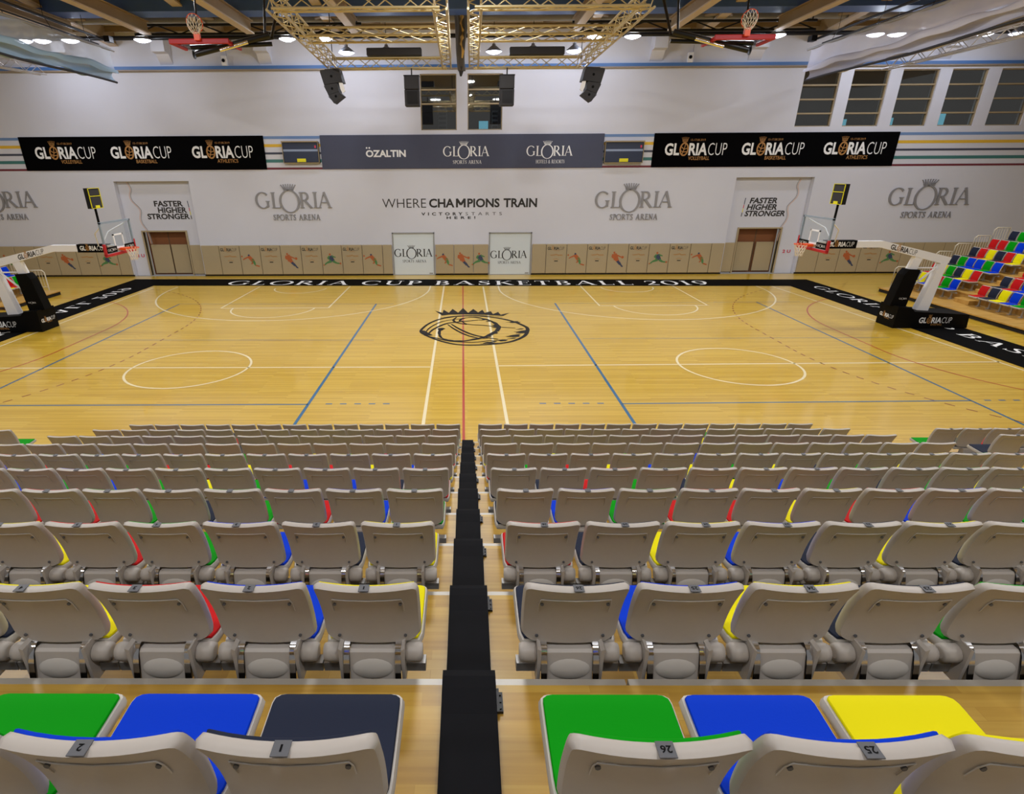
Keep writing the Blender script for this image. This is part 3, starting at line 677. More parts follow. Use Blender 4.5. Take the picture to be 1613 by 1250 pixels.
# the sliding pads across the brown doorways
for (a, c), lab in zip(((-18.0, -16.9), (-16.85, -15.9), (15.2, 16.15), (16.3, 17.3)), ('plain tan pad closing the left half of the left brown doorway', 'plain tan pad closing the right half of the left brown doorway', 'plain tan pad closing the left half of the right brown doorway', 'plain tan pad closing the right half of the right brown doorway')):
    wall_pad(a, c, None, lab, YW + .58)
for a, c, lab in ((-15.66, -14.97, 'plain tan pad inside left alcove, right of the brown doorway'), (14.37, 15.0, 'plain tan pad inside right alcove, left of the brown doorway')):
    wall_pad(a, c, None, lab, YW + .275)

# wall mounted match clocks
for x0, x1, z0, lab in ((-9.64, -7.74, 5.84, 'dark wall display box with yellow label left of the slate banner'), (7.18, 9.2, 5.76, 'dark wall display box with yellow label right of the slate banner')):
    o = thing('display_box', lab, 'scoreboard', ((x0 + x1) / 2, YW, z0), 0, 'wall display boxes'); w = (x1 - x0) / 2
    B().box(-w, w, -.22, -.01, 0, 1.02).build('case', M_blackmetal, o)
    b = B(); b.box(-w + .06, w - .06, -.228, -.221, .66, .96); b.box(-w + .06, w - .06, -.228, -.221, .06, .56); b.build('screen', M_display, o)
    B().box(-w + .05, w - .05, -.230, -.221, .56, .66).build('bar', M_displaybar, o)
    b = B(); b.box(-w, -w + .03, -.235, -.22, 0, 1.02); b.box(w - .03, w, -.235, -.22, 0, 1.02); b.box(-w, w, -.235, -.22, 0, .03); b.box(-w, w, -.3, -.2, .99, 1.05); b.build('rim', M_frame, o)
    b = B(); b.box(-.22, .24, -.236, -.222, .06, .22); b.build('yellow_label', M_yellow, o)
    b = B(); b.box(w - .2, w - .12, -.235, -.222, .72, .84); b.build('red_sticker', M_redink, o)
# corbels, cameras
for x, lab in ((-24.6, 'behind the left curtain'), (-19.8, 'beside the left curtain end'), (-14.95, 'right of the lifted left curtain'), (-10.0, 'left of the lighting truss'), (9.35, 'right of the lighting truss'), (14.2, 'left of the lifted right curtain'), (23.5, 'behind the right curtain')):
    b = B(); b.prism([(YW, 10.35), (YW - .35, 10.75), (YW - .7, 10.8), (YW - .7, 11.55), (YW, 11.6)], 'x', x - .32, x + .32)
    struct(b.build('trim_corbel', M_wall))
for x, lab in ((-12.0, 'small white security camera on the blue ledge left of the truss'), (11.0, 'small white security camera on the blue ledge right of the truss')):
    o = thing('security_camera', lab, 'camera', (x, YW - .1, 10.26))
    B().box(-.12, .12, -.12, .08, 0, .42).build('housing', M_white, o); B().tube([(-.02, -.15, .22), (-.02, -.11, .22)], .08, 10).build('lens', M_black, o)
    B().tube([(.12, 0, .3), (.12, 0, .75)], .012, 5).build('cable', M_cabinet, o)
# things behind glass; glowing panels at the slanting windows are added for pane reflections
for x, y, z0, w, h, lab in ((.9, YW + 1.6, 7.45, .5, .45, 'lit screen behind the lower pane of the right centre window'), (19.95, YW + 1.2, 7.35, .4, .5, 'glowing panel in place of pane reflections, low behind the second slanting window'), (22.4, YW + 1.2, 7.35, .4, .55, 'glowing panel in place of pane reflections, low behind the third slanting window'), (25.0, YW + 1.2, 7.4, .6, .75, 'glowing panel in place of pane reflections, low behind the fourth slanting window')):
    o = thing('lit_panel', lab, 'screen', (x, y, 6.225), 0, 'lit screens behind windows')
    B().box(-w / 2, w / 2, -.03, 0, z0 - 6.25, z0 - 6.25 + h).build('screen', M_lit_panel, o)
    B().box(-.05, .05, -.0, .06, 0, z0 - 6.25 + .2).box(-.2, .2, -.15, .2, 0, .03).build('stand', M_blackmetal, o)
for x, w, h, lab in ((-1.35, .5, 1.9, 'pale equipment cabinet behind the left centre window'), (1.55, .35, 1.8, 'pale equipment cabinet behind the right centre window')):
    o = thing('equipment_cabinet', lab, 'cabinet', (x, YW + 2.6, 6.225)); B().rbox(-w / 2, w / 2, -.3, .3, 0, h + .4, .02).build('body', M_cabinet, o)
    b = B()
    for k in range(6): b.box(-w * .4, w * .4, -.32, -.3, .9 + .22 * k, 1.02 + .22 * k)
    b.build('slots', M_blackmetal, o)

# ------------------------------------------------------------------ overhead gear
struct(B().box(-28, 28, 27.85, 28.9, 11.43, 12.05).build('trim_blue_duct', M_bluebeam))
struct(B().tube([(-30, 30.2, 11.62), (30, 30.2, 11.62)], .16, 10).build('trim_pipe', M_cabinet))
struct(B().tube([(-30, 31.4, 11.16), (30, 31.4, 11.16)], .09, 8).build('trim_pipe', M_blackmetal))
struct(B().tube([(-30, 32.2, 11.3), (30, 32.2, 11.3)], .07, 8).build('trim_pipe', M_blackmetal))
for x0, x1, lab in ((-14.6, -4.6, 'black lattice joist above the left folded hoop'), (4.6, 15.2, 'black lattice joist above the right folded hoop')):
    b = B()
    for z in (11.0, 11.34): b.tube([(x0, 29.8, z), (x1, 29.8, z)], .055, 6)
    n = 10
    for i in range(n):
        xa = x0 + (x1 - x0) * i / n; xb = x0 + (x1 - x0) * (i + 1) / n
        b.tube([(xa, 29.8, 11.34 if i % 2 else 11.0), (xb, 29.8, 11.0 if i % 2 else 11.34)], .03, 5)
    for x in (x0 + .2, x1 - .2): b.tube([(x, 29.8, 11.34), (x, 29.8, zc(29.8) - .02)], .03, 5)
    tag(b.build('lattice_joist', M_blackmetal), lab, 'joist')

def truss(b, p0, p1, w, h, step=.55, r=.035, rl_=.016, mi=0):
    p0, p1 = Vector(p0), Vector(p1); d = (p1 - p0).normalized(); s_ = d.cross(Vector((0, 0, 1))).normalized() * (w / 2); u = Vector((0, 0, h))
    cs = [-s_, s_, s_ + u, -s_ + u]
    for c in cs: b.tube([p0 + c, p1 + c], r, 6, mi)
    n = max(2, round((p1 - p0).length / step))
    for k in range(4):
        a, c = cs[k], cs[(k + 1) % 4]
        for i in range(n):
            q0 = p0 + (p1 - p0) * (i / n); q1 = p0 + (p1 - p0) * ((i + 1) / n)
            b.tube([q0 + (a if i % 2 else c), q1 + (c if i % 2 else a)], rl_, 4, mi, cap=False)
def truss_frame(label, xs_near, xs_far):
    cx = (xs_near[0] + xs_near[1] + xs_far[0] + xs_far[1]) / 4
    o = thing('lighting_truss', label, 'truss', (cx, 23.4, 9.45), 0, 'square lighting trusses')
    P = lambda x, y: (x - cx, y - 23.4, 0)
    z = .32
    yn, yf = 18.5, 28.4
    for nme, a, c in (('near_beam', P(xs_near[0], yn), P(xs_near[1], yn)), ('far_beam', P(xs_far[0], yf), P(xs_far[1], yf)), ('side_beam', P(xs_near[0], yn), P(xs_far[0], yf)), ('side_beam', P(xs_near[1], yn), P(xs_far[1], yf))):
        b = B(); truss(b, a, c, .36, .38); b.build(nme, M_truss_warm, o)
    fr = (22.2 - yn) / (yf - yn)
    b = B(); truss(b, P(xs_near[0] + (xs_far[0] - xs_near[0]) * fr, 22.3), P(xs_near[1] + (xs_far[1] - xs_near[1]) * fr, 22.3), 1.1, .22); b.build('cross_beam', M_truss_warm, o)
    b = B(); x0, x1 = xs_far[0] - cx + 1.5, xs_far[0] - cx + 3.8
    b.rbox(x0, x1, yf - 23.4 - .3, yf - 23.4 + .1, .42, .72, .03); b.build('case', M_speaker, o)
    for x, y in [(x, yn) for x in xs_near] + [(x, yf) for x in xs_far]:
        B().tube([(x - cx, y - 23.4, .3), (x - cx, y - 23.4, zc(y) - 9.46)], .02, 5).build('hanger', M_blackmetal, o)
    return o
truss_frame('square lattice truss hanging left of the central folded curtain', (-5.2, -.72), (-5.7, -.85))
truss_frame('square lattice truss hanging right of the central folded curtain', (.22, 4.85), (.3, 4.85))
for pts, lab in ((((-19.2, 24.0, 9.35), (-18.35, 28.6, 9.35)), 'short silver truss below the left lifted curtain'), (((18.3, 29.2, 9.4), (18.1, 20.0, 9.4)), 'long silver truss below the right lifted curtain')):
    b = B(); truss(b, *pts, .3, .36)
    for p in pts: b.tube([(p[0], p[1], p[2] + .3), (p[0], p[1], zc(p[1]))], .015, 5)
    tag(b.build('lighting_truss', M_truss_silver), lab, 'truss')

# hanging line-array speakers
def line_array(x, s_, label):
    o = thing('line_array_speaker', label, 'speaker', (x, 28.0, 8.09), 0, 'curved hanging speakers')
    P = lambda pl: [(s_ * u, v) for u, v in pl]
    for i, pl in enumerate(([(-.62, 1.22), (.17, 1.28), (.29, .80), (-.50, .70)], [(-.50, .69), (.06, .75), (.10, .45), (-.36, .32)], [(-.36, .31), (.10, .44), (.26, .30), (-.16, .02)])):
        c = B().prism(P(pl), 'y', -.36, .36).build('cabinet', M_speaker, o)
        a, d = pl[0], pl[3]
        B().prism(P([(a[0] - .02, a[1] - .04), (a[0], a[1] - .04), (d[0], d[1] + .04), (d[0] - .02, d[1] + .04)]), 'y', -.32, .32).build('grille', M_blackmetal, c)
        m = (sum(p[0] for p in pl) / 4 * s_, sum(p[1] for p in pl) / 4)
        B().tube([(m[0], -.361, m[1]), (m[0], -.372, m[1])], .05, 12).build('fixing_disc', M_black, c)
    B().prism(P([(.12, .78), (.28, .76), (.36, .46), (.24, .38), (.16, .55)]), 'y', -.30, -.24).build('tilt_bracket', M_white, o)
    B().prism(P([(-.45, 1.235), (.1, 1.275), (.1, 1.30), (-.45, 1.28)]), 'y', -.2, .2).build('fly_bracket', M_blackmetal, o)
line_array(-5.5, 1, 'curved black speaker stack hanging from the left truss corner')
line_array(5.12, -1, 'curved black speaker stack hanging from the right truss corner')
for x, lab in ((-2.33, 'slim black column speaker hanging left of the two centre windows'), (1.7, 'slim black column speaker hanging over the right centre window')):
    o = thing('column_speaker', lab, 'speaker', (x, 28.0, 7.98), 0, 'column speakers by the centre windows')
    B().rbox(-.31, .31, -.25, .25, 0, .62, .02).build('lower_cabinet', M_speaker, o); B().rbox(-.31, .31, -.25, .25, .63, 1.12, .02).build('upper_cabinet', M_speaker, o)
    B().box(-.2, .24, -.262, -.25, .08, .56).build('grille', M_blackmetal, o)
    B().box(-.33, .33, -.2, .2, 1.12, 1.16).tube([(0, 0, 1.15), (0, 0, 1.42)], .03, 6).build('fly_bracket', M_blackmetal, o)

# lamps along the far wall
lamps = [(x, 30.7, 10.92) for x in (-20.2, -19.35, -18.05, -14.75, -8.15, -6.45, 5.8, 7.5, 14.0, 18.4, 19.35, 20.5, 23.3, 24.8)] + [(x, 31.0, 10.42) for x in (-5.55, -3.7, 1.25, 3.05, 4.95)]
lamps.sort()
o0 = None
for i, (x, y, z) in enumerate(lamps):
    lab = 'round glowing ceiling lamp, %s from left of the row along far wall' % (ORD[i] if i < 15 else ['sixteenth', 'seventeenth', 'eighteenth', 'nineteenth'][i - 15])
    o = thing('ceiling_lamp', lab, 'lamp', (x, y, z), 0, 'high bay lamps along the far wall')
    if o0 is None:
        kids = [B().lathe([(.0, -.06), (.16, -.05), (.30, .0), (.35, .05), (.35, .06)], 20).build('diffuser', M_lamp, o), B().lathe([(.37, .03), (.37, .07), (.2, .2), (.08, .28), (.08, .34), (0, .34)], 18).build('shade', M_lampbody, o)]
        o0 = o
    else:
        for k in kids:
            c = k.copy(); COL.objects.link(c); c.parent = o
    st_ = B().tube([(0, 0, .33), (0, 0, zc(y) - z)], .015, 5).build('stem', M_blackmetal, o)
    pl = bpy.data.lights.new('lamp_light', 'POINT'); pl.energy = 52; pl.color = (.82, .88, 1.0); pl.shadow_soft_size = .12
    po = bpy.data.objects.new('lamp_light', pl); po.location = (x, y, z - .14); COL.objects.link(po)

# lifted divider curtains
def curtain(s_, x, y0, y1, label, up_m, lo_m, ybar):
    o = thing('divider_curtain', label, 'curtain', (x, (y0 + y1) / 2, 9.2), 0, 'lifted divider curtains'); ym = (y0 + y1) / 2; L = y1 - y0
    zt = lambda t: 1.15 + .05 * t
    zb = lambda t: .0 + .18 * (1 - t) ** 2 + .04 * math.sin(9 * t)
    def up_(u, v):
        y = y0 + L * u - ym; f = .10 * math.sin(u * 23) * (1 - v) + .05 * math.sin(u * 51 + 2 * v)
        return (s_ * f, y, zb(u) + .28 + (zt(u) - zb(u) - .28) * v)
    B().grid(up_, 60, 8).build('sheer_panel', up_m, o)
    def lo(u, v):
        y = y0 + L * u - ym; a = v * 1.6 * PI; rad = .26 + .05 * math.sin(u * 17) + .02 * math.sin(u * 41)
        return (s_ * (rad * .7 * math.sin(a) + .03 * math.sin(u * 30 + v * 6)), y, zb(u) + .22 - rad * math.cos(a - .4) + .03 * math.sin(u * 37 + v * 9))
    B().grid(lo, 70, 12).build('gathered_hem', lo_m, o)
    B().tube([(0, y0 - ym, zb(0) - .06)] + [(0, y0 + L * k / 12 - ym, zb(k / 12) - .06) for k in range(1, 13)], .045, 8).build('hem_roll', M_speaker, o)
    b = B(); b.tube([(0, y0 - ym, zt(0) + .02), (0, y1 - ym + .3, zt(1) + .02)], .05, 8); b.build('top_rail', M_cabinet, o)
    b = B(); b.tube([(s_ * .25, y0 - ym, 1.75), (s_ * .25, y1 - ym + .2, 1.62)], .05, 6); b.tube([(s_ * .45, y0 - ym, 1.5), (s_ * .45, y1 - ym, 1.42)], .03, 6); b.build('hoist_pipe', M_blackmetal, o)
    b = B()
    for k in range(5):
        y = y0 + L * (k + .5) / 5 - ym; b.tube([(0, y, zt(.5)), (s_ * .25, y, 1.7), (s_ * .25, y, zc(y + ym) - 9.25)], .012, 4)
    b.build('lift_cord', M_blackmetal, o)
    b = B(); b.box(-.12, .12, L / 2 - .1, L / 2 + .25, 1.5, 1.72); b.build('pulley', M_blackmetal, o)
curtain(-1, -15.75, 17.0, 29.6, 'lifted pale blue divider curtain sagging below the roof on the left', M_sheer, M_sheerL, 0)
curtain(1, 15.6, 16.0, 30.6, 'lifted grey divider curtain sagging below the roof on the right', M_sheerR, M_sheer2, 0)
# gathered centre curtain
b = B()
def cc(u, v):
    a = u * 2 * PI; z = 9.45 + 2.5 * v; r = (.15 + .12 * v + .04 * math.sin(a * 3 + z * 2.2) + .03 * math.sin(5 * a))
    return (-.24 + r * math.cos(a) + .03 * math.sin(z * 3), 29.2 + r * math.sin(a), z)
b.grid(cc, 28, 22)
o = thing('gathered_curtain', 'dark bundled curtain hanging between the two square trusses', 'curtain', (0, 0, 0))
b.build('cloth', mat('bundled_cloth', (84, 78, 70), .8), o)
B().tube([(-.2 + .05 * math.sin(k * 2.1), 28.93 - .05 * (k % 3), 9.9 + .25 * k) for k in range(9)], [.03, .07, .05, .08, .06, .05, .09, .08, .1], 6).build('gold_edge', mat('gold_cloth', (206, 164, 84), .7), o)
B().tube([(-.26, 29.2, 9.25), (-.24, 29.2, 9.6)], [.04, .16], 8).build('tail', M_speaker, o)

# hoops folded up under the roof
def folded_hoop(x, s_, label):
    o = thing('folded_hoop', label, 'basketball hoop', (x, 20.0, 8.95), 0, 'hoops folded under the roof')
    B().rbox(-.9, .9, 0, .06, 0, .14, .02).rbox(-.9, -.8, .06, 1.1, 0, .1, .02).rbox(.8, .9, .06, 1.1, 0, .1, .02).build('board_padding', M_redpad, o)
    B().box(-.8, .8, .06, 1.1, .03, .06).build('backboard', M_boardglass, o)
    b = B()
    b.tube([(.23 * math.cos(2 * PI * k / 28), -.08 - .08 * math.sin(2 * PI * k / 28), .50 + .22 * math.sin(2 * PI * k / 28)) for k in range(29)], .011, 6)
    b.box(-.08, .08, -.1, .02, .08, .28); b.build('rim', M_orange, o)
    b = B()
    for k in range(12):
        for d in (1, -1):
            a0 = 2 * PI * k / 12; pts = []
            for j in range(6):
                t = j / 5; a = a0 + d * t * .9; rad = .23 - .12 * t
                pts.append((rad * math.cos(a), -.08 - .3 * t * (1 - t) - .08 * math.sin(a) * (1 - t), .50 - .24 * t + rad * .95 * math.sin(a) * (1 - .5 * t)))
            b.tube(pts, .008, 4, cap=False)
    b.build('net', M_net, o)
    b = B()
    b.tube([(-s_ * .25, .25, -.22), (s_ * 1.95, .6, .32)], .085, 10); b.tube([(s_ * .1, .3, -.1), (s_ * 1.2, .4, .12)], .05, 8)
    b.tube([(-s_ * .35, .2, -.05), (s_ * 1.95, .8, .12)], .06, 8); b.tube([(s_ * 1.1, .5, .1), (s_ * 2.0, .8, .28)], .045, 8)
    b.tube([(-s_ * .3, .25, -.22), (-s_ * .28, .25, -.22)], .13, 12); b.build('folding_arm', M_blackmetal, o)
    b = B(); b.tube([(s_ * .5, .28, -.12), (s_ * 1.35, .36, .1)], .055, 8); b.build('damper', M_chrome, o)
    for p, q, r_ in (((-s_ * .2, .5, 0), (-s_ * .35, 1.5, 3.7), .03), ((s_ * 1.8, .65, .3), (s_ * 1.9, 1.6, 3.7), .04), ((s_ * 1.95, .8, .28), (s_ * 1.95, 4.2, 3.5), .05)): B().tube([p, q], r_, 6).build('hanger', M_blackmetal, o)
folded_hoop(-7.95, 1, 'red padded basketball hoop folded up under the roof at left')
folded_hoop(8.2, -1, 'red padded basketball hoop folded up under the roof at right')

# ------------------------------------------------------------------ basketball stands on the floor
def hoop_stand(s_, yb, label):
    xo = -.08 if s_ < 0 else 0
    o = thing('basketball_stand', label, 'basketball hoop', (s_ * 16.5 + xo, yb, 0), 0, 'wheeled basketball stands')
    X = lambda x: s_ * (x - 16.5)
    def side(pl, y0, y1, nme, m, par=o):
        return B().prism([(X(x), z) for x, z in pl], 'y', y0, y1).build(nme, m, par)
    base = side([(15.85, .0), (15.85, .80), (16.35, .76), (16.5, .62), (18.55, .50), (18.6, .0)], -.48, .48, 'base_cover', M_black)
    # wordmarks on the two visible faces of the base
    for face in (0, 1):
        w, g = cup_logo('BASKETBALL', False); b = B()
        if face == 0:
            u0 = X(16.75) if s_ > 0 else X(16.75) - 1.2
            mp = lambda u, v, k: (u, -.484 - k, v)
            put(b, move(w, u0, .19, .3), mp); put(b, move(g, u0, .19, .3), mp, 1)
        else:
            mp = lambda u, v, k: (X(15.85) - s_ * (.004 + k), -s_ * u, v)
            put(b, move(w, -.38, .32, .19), mp); put(b, move(g, -.38, .32, .19), mp, 1)
        b.build('base_wordmark', [M_letter, M_gold], base)
    post = side([(15.72, .78), (16.32, .72), (16.45, 2.08), (16.05, 2.10), (15.92, 1.9)], -.2, .2, 'front_post_pad', M_black)
    b = B(); put(b, move(gloria_word()[0], X(15.98) - (.0 if s_ > 0 else .28), 1.02, .055), lambda u, v, k: (u, -.204 - k, v)); b.build('post_wordmark', M_letter, post)
    side([(16.08, 2.05), (16.38, 2.05), (16.52, 2.62), (16.24, 2.66)], -.1, .1, 'front_post', M_white)
    side([(16.80, .5), (17.24, .5), (17.40, 2.3), (17.16, 2.3)], -.13, .13, 'rear_post', M_white)
    B().tube([(X(15.95), 0, .95), (X(17.2), 0, 2.2)], .035, 8).build('brace', M_white, o)
    B().tube([(X(16.3), 0, 2.12), (X(17.2), 0, 2.12)], .028, 8).build('brace', M_white, o)
    arm = side([(12.62, 2.86), (12.62, 3.08), (14.92, 3.08), (17.5, 2.50), (17.42, 2.24), (14.85, 2.86)], -.11, .11, 'arm', M_white)
    # vinyl sleeve with wordmark, then a smaller wordmark on the slope
    sl = side([(12.85, 2.83), (12.85, 3.11), (13.95, 3.11), (13.95, 2.83)], -.125, .125, 'arm_sleeve', M_black, o)
    w, g = cup_logo(None, False); b = B(); u0 = X(12.95) if s_ > 0 else X(12.95) - .9
    put(b, move(w, u0, 2.9, .225), lambda u, v, k: (u, -.128 - k, v)); put(b, move(g, u0, 2.9, .225), lambda u, v, k: (u, -.128 - k, v), 1); b.build('sleeve_wordmark', [M_letter, M_gold], sl)
    b = B(); sl_ = -.225 * s_
    u1 = X(15.2) if s_ > 0 else X(15.2) - 1.0; zz = (2.80 if s_ > 0 else 2.80 - .225)
    for sh, mi in ((w, 0), (g, 1)): put(b, move(sh, 0, 0, .25), lambda u, v, k: (u1 + u, -.114 - k, zz + v + sl_ * u), mi)
    b.build('arm_wordmark', [M_ink, M_gold], arm)
    # backboard
    xb = 12.45; bb = B(); bb.box(X(xb) - .012, X(xb) + .012, -.93, .93, 2.84, 3.89)
    board = bb.build('backboard', M_boardglass, o)
    f = B()
    for y0, y1, z0, z1 in ((-.95, .95, 3.85, 3.91), (-.95, -.89, 2.84, 3.9), (.89, .95, 2.84, 3.9), (-.95, .95, 2.82, 2.88)): f.box(X(xb) - .03, X(xb) + .03, y0, y1, z0, z1)
    f.build('board_frame', M_boardframe, board)
    f = B()
    for y0, y1, z0, z1 in ((-.3, .3, 3.42, 3.47), (-.3, -.25, 3.0, 3.47), (.25, .3, 3.0, 3.47), (-.3, .3, 2.98, 3.03)): f.box(X(xb) - .018, X(xb) + .018, y0, y1, z0, z1)
    f.build('target_square', M_white, board)
    f = B(); f.rbox(X(xb) - .05, X(xb) + .05, -.98, .98, 2.76, 2.86, .02); f.rbox(X(xb) - .05, X(xb) + .05, -.98, -.9, 2.8, 3.2, .02); f.rbox(X(xb) - .05, X(xb) + .05, .9, .98, 2.8, 3.2, .02); f.build('red_padding', M_redpad, board)
    for c in (-.58, .58):
        b = B(); b.box(min(X(xb - .02), X(xb - .034)), max(X(xb - .02), X(xb - .034)), c - .32, c + .32, 2.88, 3.08); k = b.build('board_sticker', M_black, board)
        b = B(); put(b, fit(gloria_word()[0], -.26, .26, 2.92, 3.03), lambda u, v, kk: (X(xb - .037) - s_ * kk, c - s_ * u, v)); b.build('sticker_wordmark', M_letter, k)
    # rim and net
    cx = X(12.03); zr = 2.98; b = B(); b.tube([(cx + .23 * math.cos(2 * PI * k / 32), .23 * math.sin(2 * PI * k / 32), zr) for k in range(33)], .013, 8)
    b.box(min(cx + s_ * .2, X(xb)), max(cx + s_ * .2, X(xb)), -.07, .07, zr - .09, zr + .005); b.box(min(cx + s_ * .16, cx + s_ * .3), max(cx + s_ * .16, cx + s_ * .3), -.16, .16, zr - .06, zr + .01)
    rim = b.build('rim', M_orange, o); b = B()
    for k in range(12):
        for d in (1, -1):
            pts = []
            for j in range(7):
                t = j / 6; a = 2 * PI * k / 12 + d * t * 1.05; rad = .225 - .115 * t ** .8
                pts.append((cx + rad * math.cos(a), rad * math.sin(a), zr - .42 * t))
            b.tube(pts, .008, 4, cap=False)
    b.build('net', M_net, rim)
    b = B()
    for y in (-.75, .75): B().tube([(X(xb + .05), y, 3.8), (X(xb + .55), y * .55, 3.5), (X(xb + .7), y * .15, 3.06)], .022, 6).build('board_strut', M_white, o)
    for y in (-.6, .6): B().tube([(X(xb + .04), y, 2.95), (X(xb + .8), 0, 3.05)], .02, 6).build('board_strut', M_white, o)
    # clock on its pole above the board
    B().tube([(X(12.95), -.1, 3.06), (X(12.95), -.1, 4.4)], .04, 8).build('clock_pole', M_black, o)
    ck = B().box(X(12.94) - .07, X(12.94) + .07, -.42, .24, 4.32, 4.98).build('shot_clock', M_blackmetal, o)
    xf = X(12.94) - s_ * .07; f = B()
    for y0, y1, z0, z1 in ((-.42, .24, 4.965, 4.98), (-.42, .24, 4.32, 4.335), (-.42, -.40, 4.32, 4.98), (.22, .24, 4.32, 4.98), (-.42, .24, 4.71, 4.73)): f.box(min(xf, xf - s_ * .02), max(xf, xf - s_ * .02), y0, y1, z0, z1)
    f.build('yellow_edging', M_yellow, ck)
    f = B().box(min(xf, xf - s_ * .025), max(xf, xf - s_ * .025), -.2, .04, 4.33, 4.42); f.build('yellow_label', M_yellow, ck)
    f = B().box(min(xf, xf - s_ * .012), max(xf, xf - s_ * .012), -.37, .19, 4.36, 4.69).box(min(xf, xf - s_ * .012), max(xf, xf - s_ * .012), -.37, .19, 4.75, 4.92); f.build('display', M_screen, ck)
hoop_stand(1, 21.5, 'white armed basketball stand with black padded base at right')
hoop_stand(-1, 21.35, 'white armed basketball stand with black padded base at left')

# ------------------------------------------------------------------ stadium seats
BACK_H, PAN_Z = .885, .43
def back_y(t):                      # t: 0 at the top, 1 at the foot; the back leans, then curls rearward again at the foot
    return .205 * t - .105 * t * t
def back_w(v):                      # half width against height
    if v < .14: w = .152 + .068 * math.sqrt(max(0, 1 - ((.14 - v) / .14) ** 2))
    else: w = .220 + .006 * (v - .14) / .86
    return w
def back_pt(u, v, off):
    z = .445 + (.832 - .445) * v; s_ = (u - .5) * 2
    w = back_w(v)
    if v > .94: w -= .022 * (1 - math.sqrt(max(0, 1 - ((v - .94) / .06) ** 2)))
    x = s_ * w; cv = .026 * (abs(x) / .225) ** 2
    return (x, back_y(1 - v) + cv + off, z - .004 * (1 - s_ * s_) * v)
def seat_meshes():
    R = {}
    cl = lambda v: .5 - .5 * math.cos(PI * v)
    b = B(); b.solid(lambda u, v: back_pt(u, cl(v), .045), lambda u, v: back_pt(u, cl(v), 0), 12, 16, .010); R['backrest'] = b.mesh('backrest', M_shell)
    b = B(); b.solid(lambda u, v: back_pt(.5 + (u - .5) * .94, .04 + v * .93, .058), lambda u, v: back_pt(.5 + (u - .5) * .96, .03 + v * .95, .046), 8, 8, .004); R['pad_back'] = b
    def pan(u, v, z, inset=0):
        s_ = (u - .5) * 2; hw = .230 - inset; v = cl(v)
        y = .135 + inset + (.405 - 2 * inset) * v
        c = .05
        if v > .92: hw -= .034 * (1 - math.sqrt(max(0, 1 - ((v - .92) / .08) ** 2)))
        if v < .12: hw -= .012 * ((.12 - v) / .12)
        sag = -.012 * math.sin(PI * v) * (1 - .3 * s_ * s_)
        return (s_ * hw, y, z + sag - (.012 * max(0, (v - .85) / .15) ** 2))
    b = B(); b.solid(lambda u, v: pan(u, v, PAN_Z), lambda u, v: pan(u, v, PAN_Z - .045), 8, 14, .008); R['seat_pan'] = b.mesh('seat_pan', M_shell2)
    b = B(); b.solid(lambda u, v: pan(u, v, PAN_Z + .012, .010), lambda u, v: pan(u, v, PAN_Z + .001, .008), 8, 14, .003); R['pad_pan'] = b
    # trim groove and screws on the rear of the back
    b = B(); pts = [back_pt(.5 + a, v, -.004) for a, v in ((-.36, .55), (-.36, .7), (-.345, .80), (-.2, .805), (0, .81), (.2, .805), (.345, .80), (.36, .7), (.36, .55))]
    b.tube(pts, .0026, 5); R['trim_bead'] = b.mesh('trim_bead', M_shell2)
    for qi, (a, v) in enumerate(((-.33, .70), (.33, .70), (-.36, .10), (.36, .10))):
        b = B(); p = Vector(back_pt(.5 + a, v, -.001)); b.tube([p, p + Vector((0, -.006, 0))], .008, 8); R['screw', qi] = b.mesh('screw', M_plate)
    # hinge housing
    b = B(); b.prism([(.022, .24), (.15, .24), (.155, .42), (.085, .425), (.07, .415)], 'x', -.108, .108)
    R['hinge_housing'] = b.mesh('hinge_housing', M_shell)
    b = B()
    n = 18
    hy = lambda z, d: .022 + (z - .24) * .274 - d
    ring = [(.098 * math.cos(2 * PI * i / n), hy(.335 + .05 * math.sin(2 * PI * i / n), 0), .335 + .05 * math.sin(2 * PI * i / n)) for i in range(n)]
    ring2 = [(.082 * math.cos(2 * PI * i / n), hy(.335 + .038 * math.sin(2 * PI * i / n), .010), .335 + .038 * math.sin(2 * PI * i / n)) for i in range(n)]
    b.add(ring + ring2 + [(0, hy(.335, .014), .335)], [(i, (i + 1) % n, n + (i + 1) % n, n + i) for i in range(n)] + [(n + i, n + (i + 1) % n, 2 * n) for i in range(n)], 0, True); R['oval_boss'] = b.mesh('oval_boss', M_shell2)
    for s_ in (-1, 1):
        b = B(); b.prism([(s_ * .138, .24), (s_ * .155, .24), (s_ * .155, .46), (s_ * .138, .45)], 'y', .045, .16); R['side_plate', s_] = b.mesh('side_plate', M_shell)
        b = B(); x = s_ * .122
        pr = [(.135, .448), (.10, .446), (.076, .432), (.058, .405), (.042, .36), (.026, .30), (.006, .23)]
        vs_ = [(x + dx, y, z) for y, z in pr for dx in (-.014, .014)]; b.add(vs_, [(2 * i, 2 * i + 1, 2 * i + 3, 2 * i + 2) for i in range(len(pr) - 1)], 0, True)
        vs2 = [(x + dx, y + .006, z) for y, z in pr for dx in (-.014, .014)]; b.add(vs2, [(2 * i, 2 * i + 1, 2 * i + 3, 2 * i + 2) for i in range(len(pr) - 1)], 0, True)
        R['bracket', s_] = b.mesh('bracket', M_chrome)
        b = B(); b.tube([(s_ * .155, .105, .385), (s_ * .162, .105, .385), (s_ * .21, .105, .385), (s_ * .232, .105, .382), (s_ * .236, .105, .382)], [.040, .047, .047, .042, .025], 14); R['pivot', s_] = b.mesh('pivot', M_shell)
    b = B(); b.box(-.035, .035, .105, .15, .02, .265); b.box(-.06, .06, .07, .22, .0, .02); R['leg'] = b.mesh('leg', M_tube)
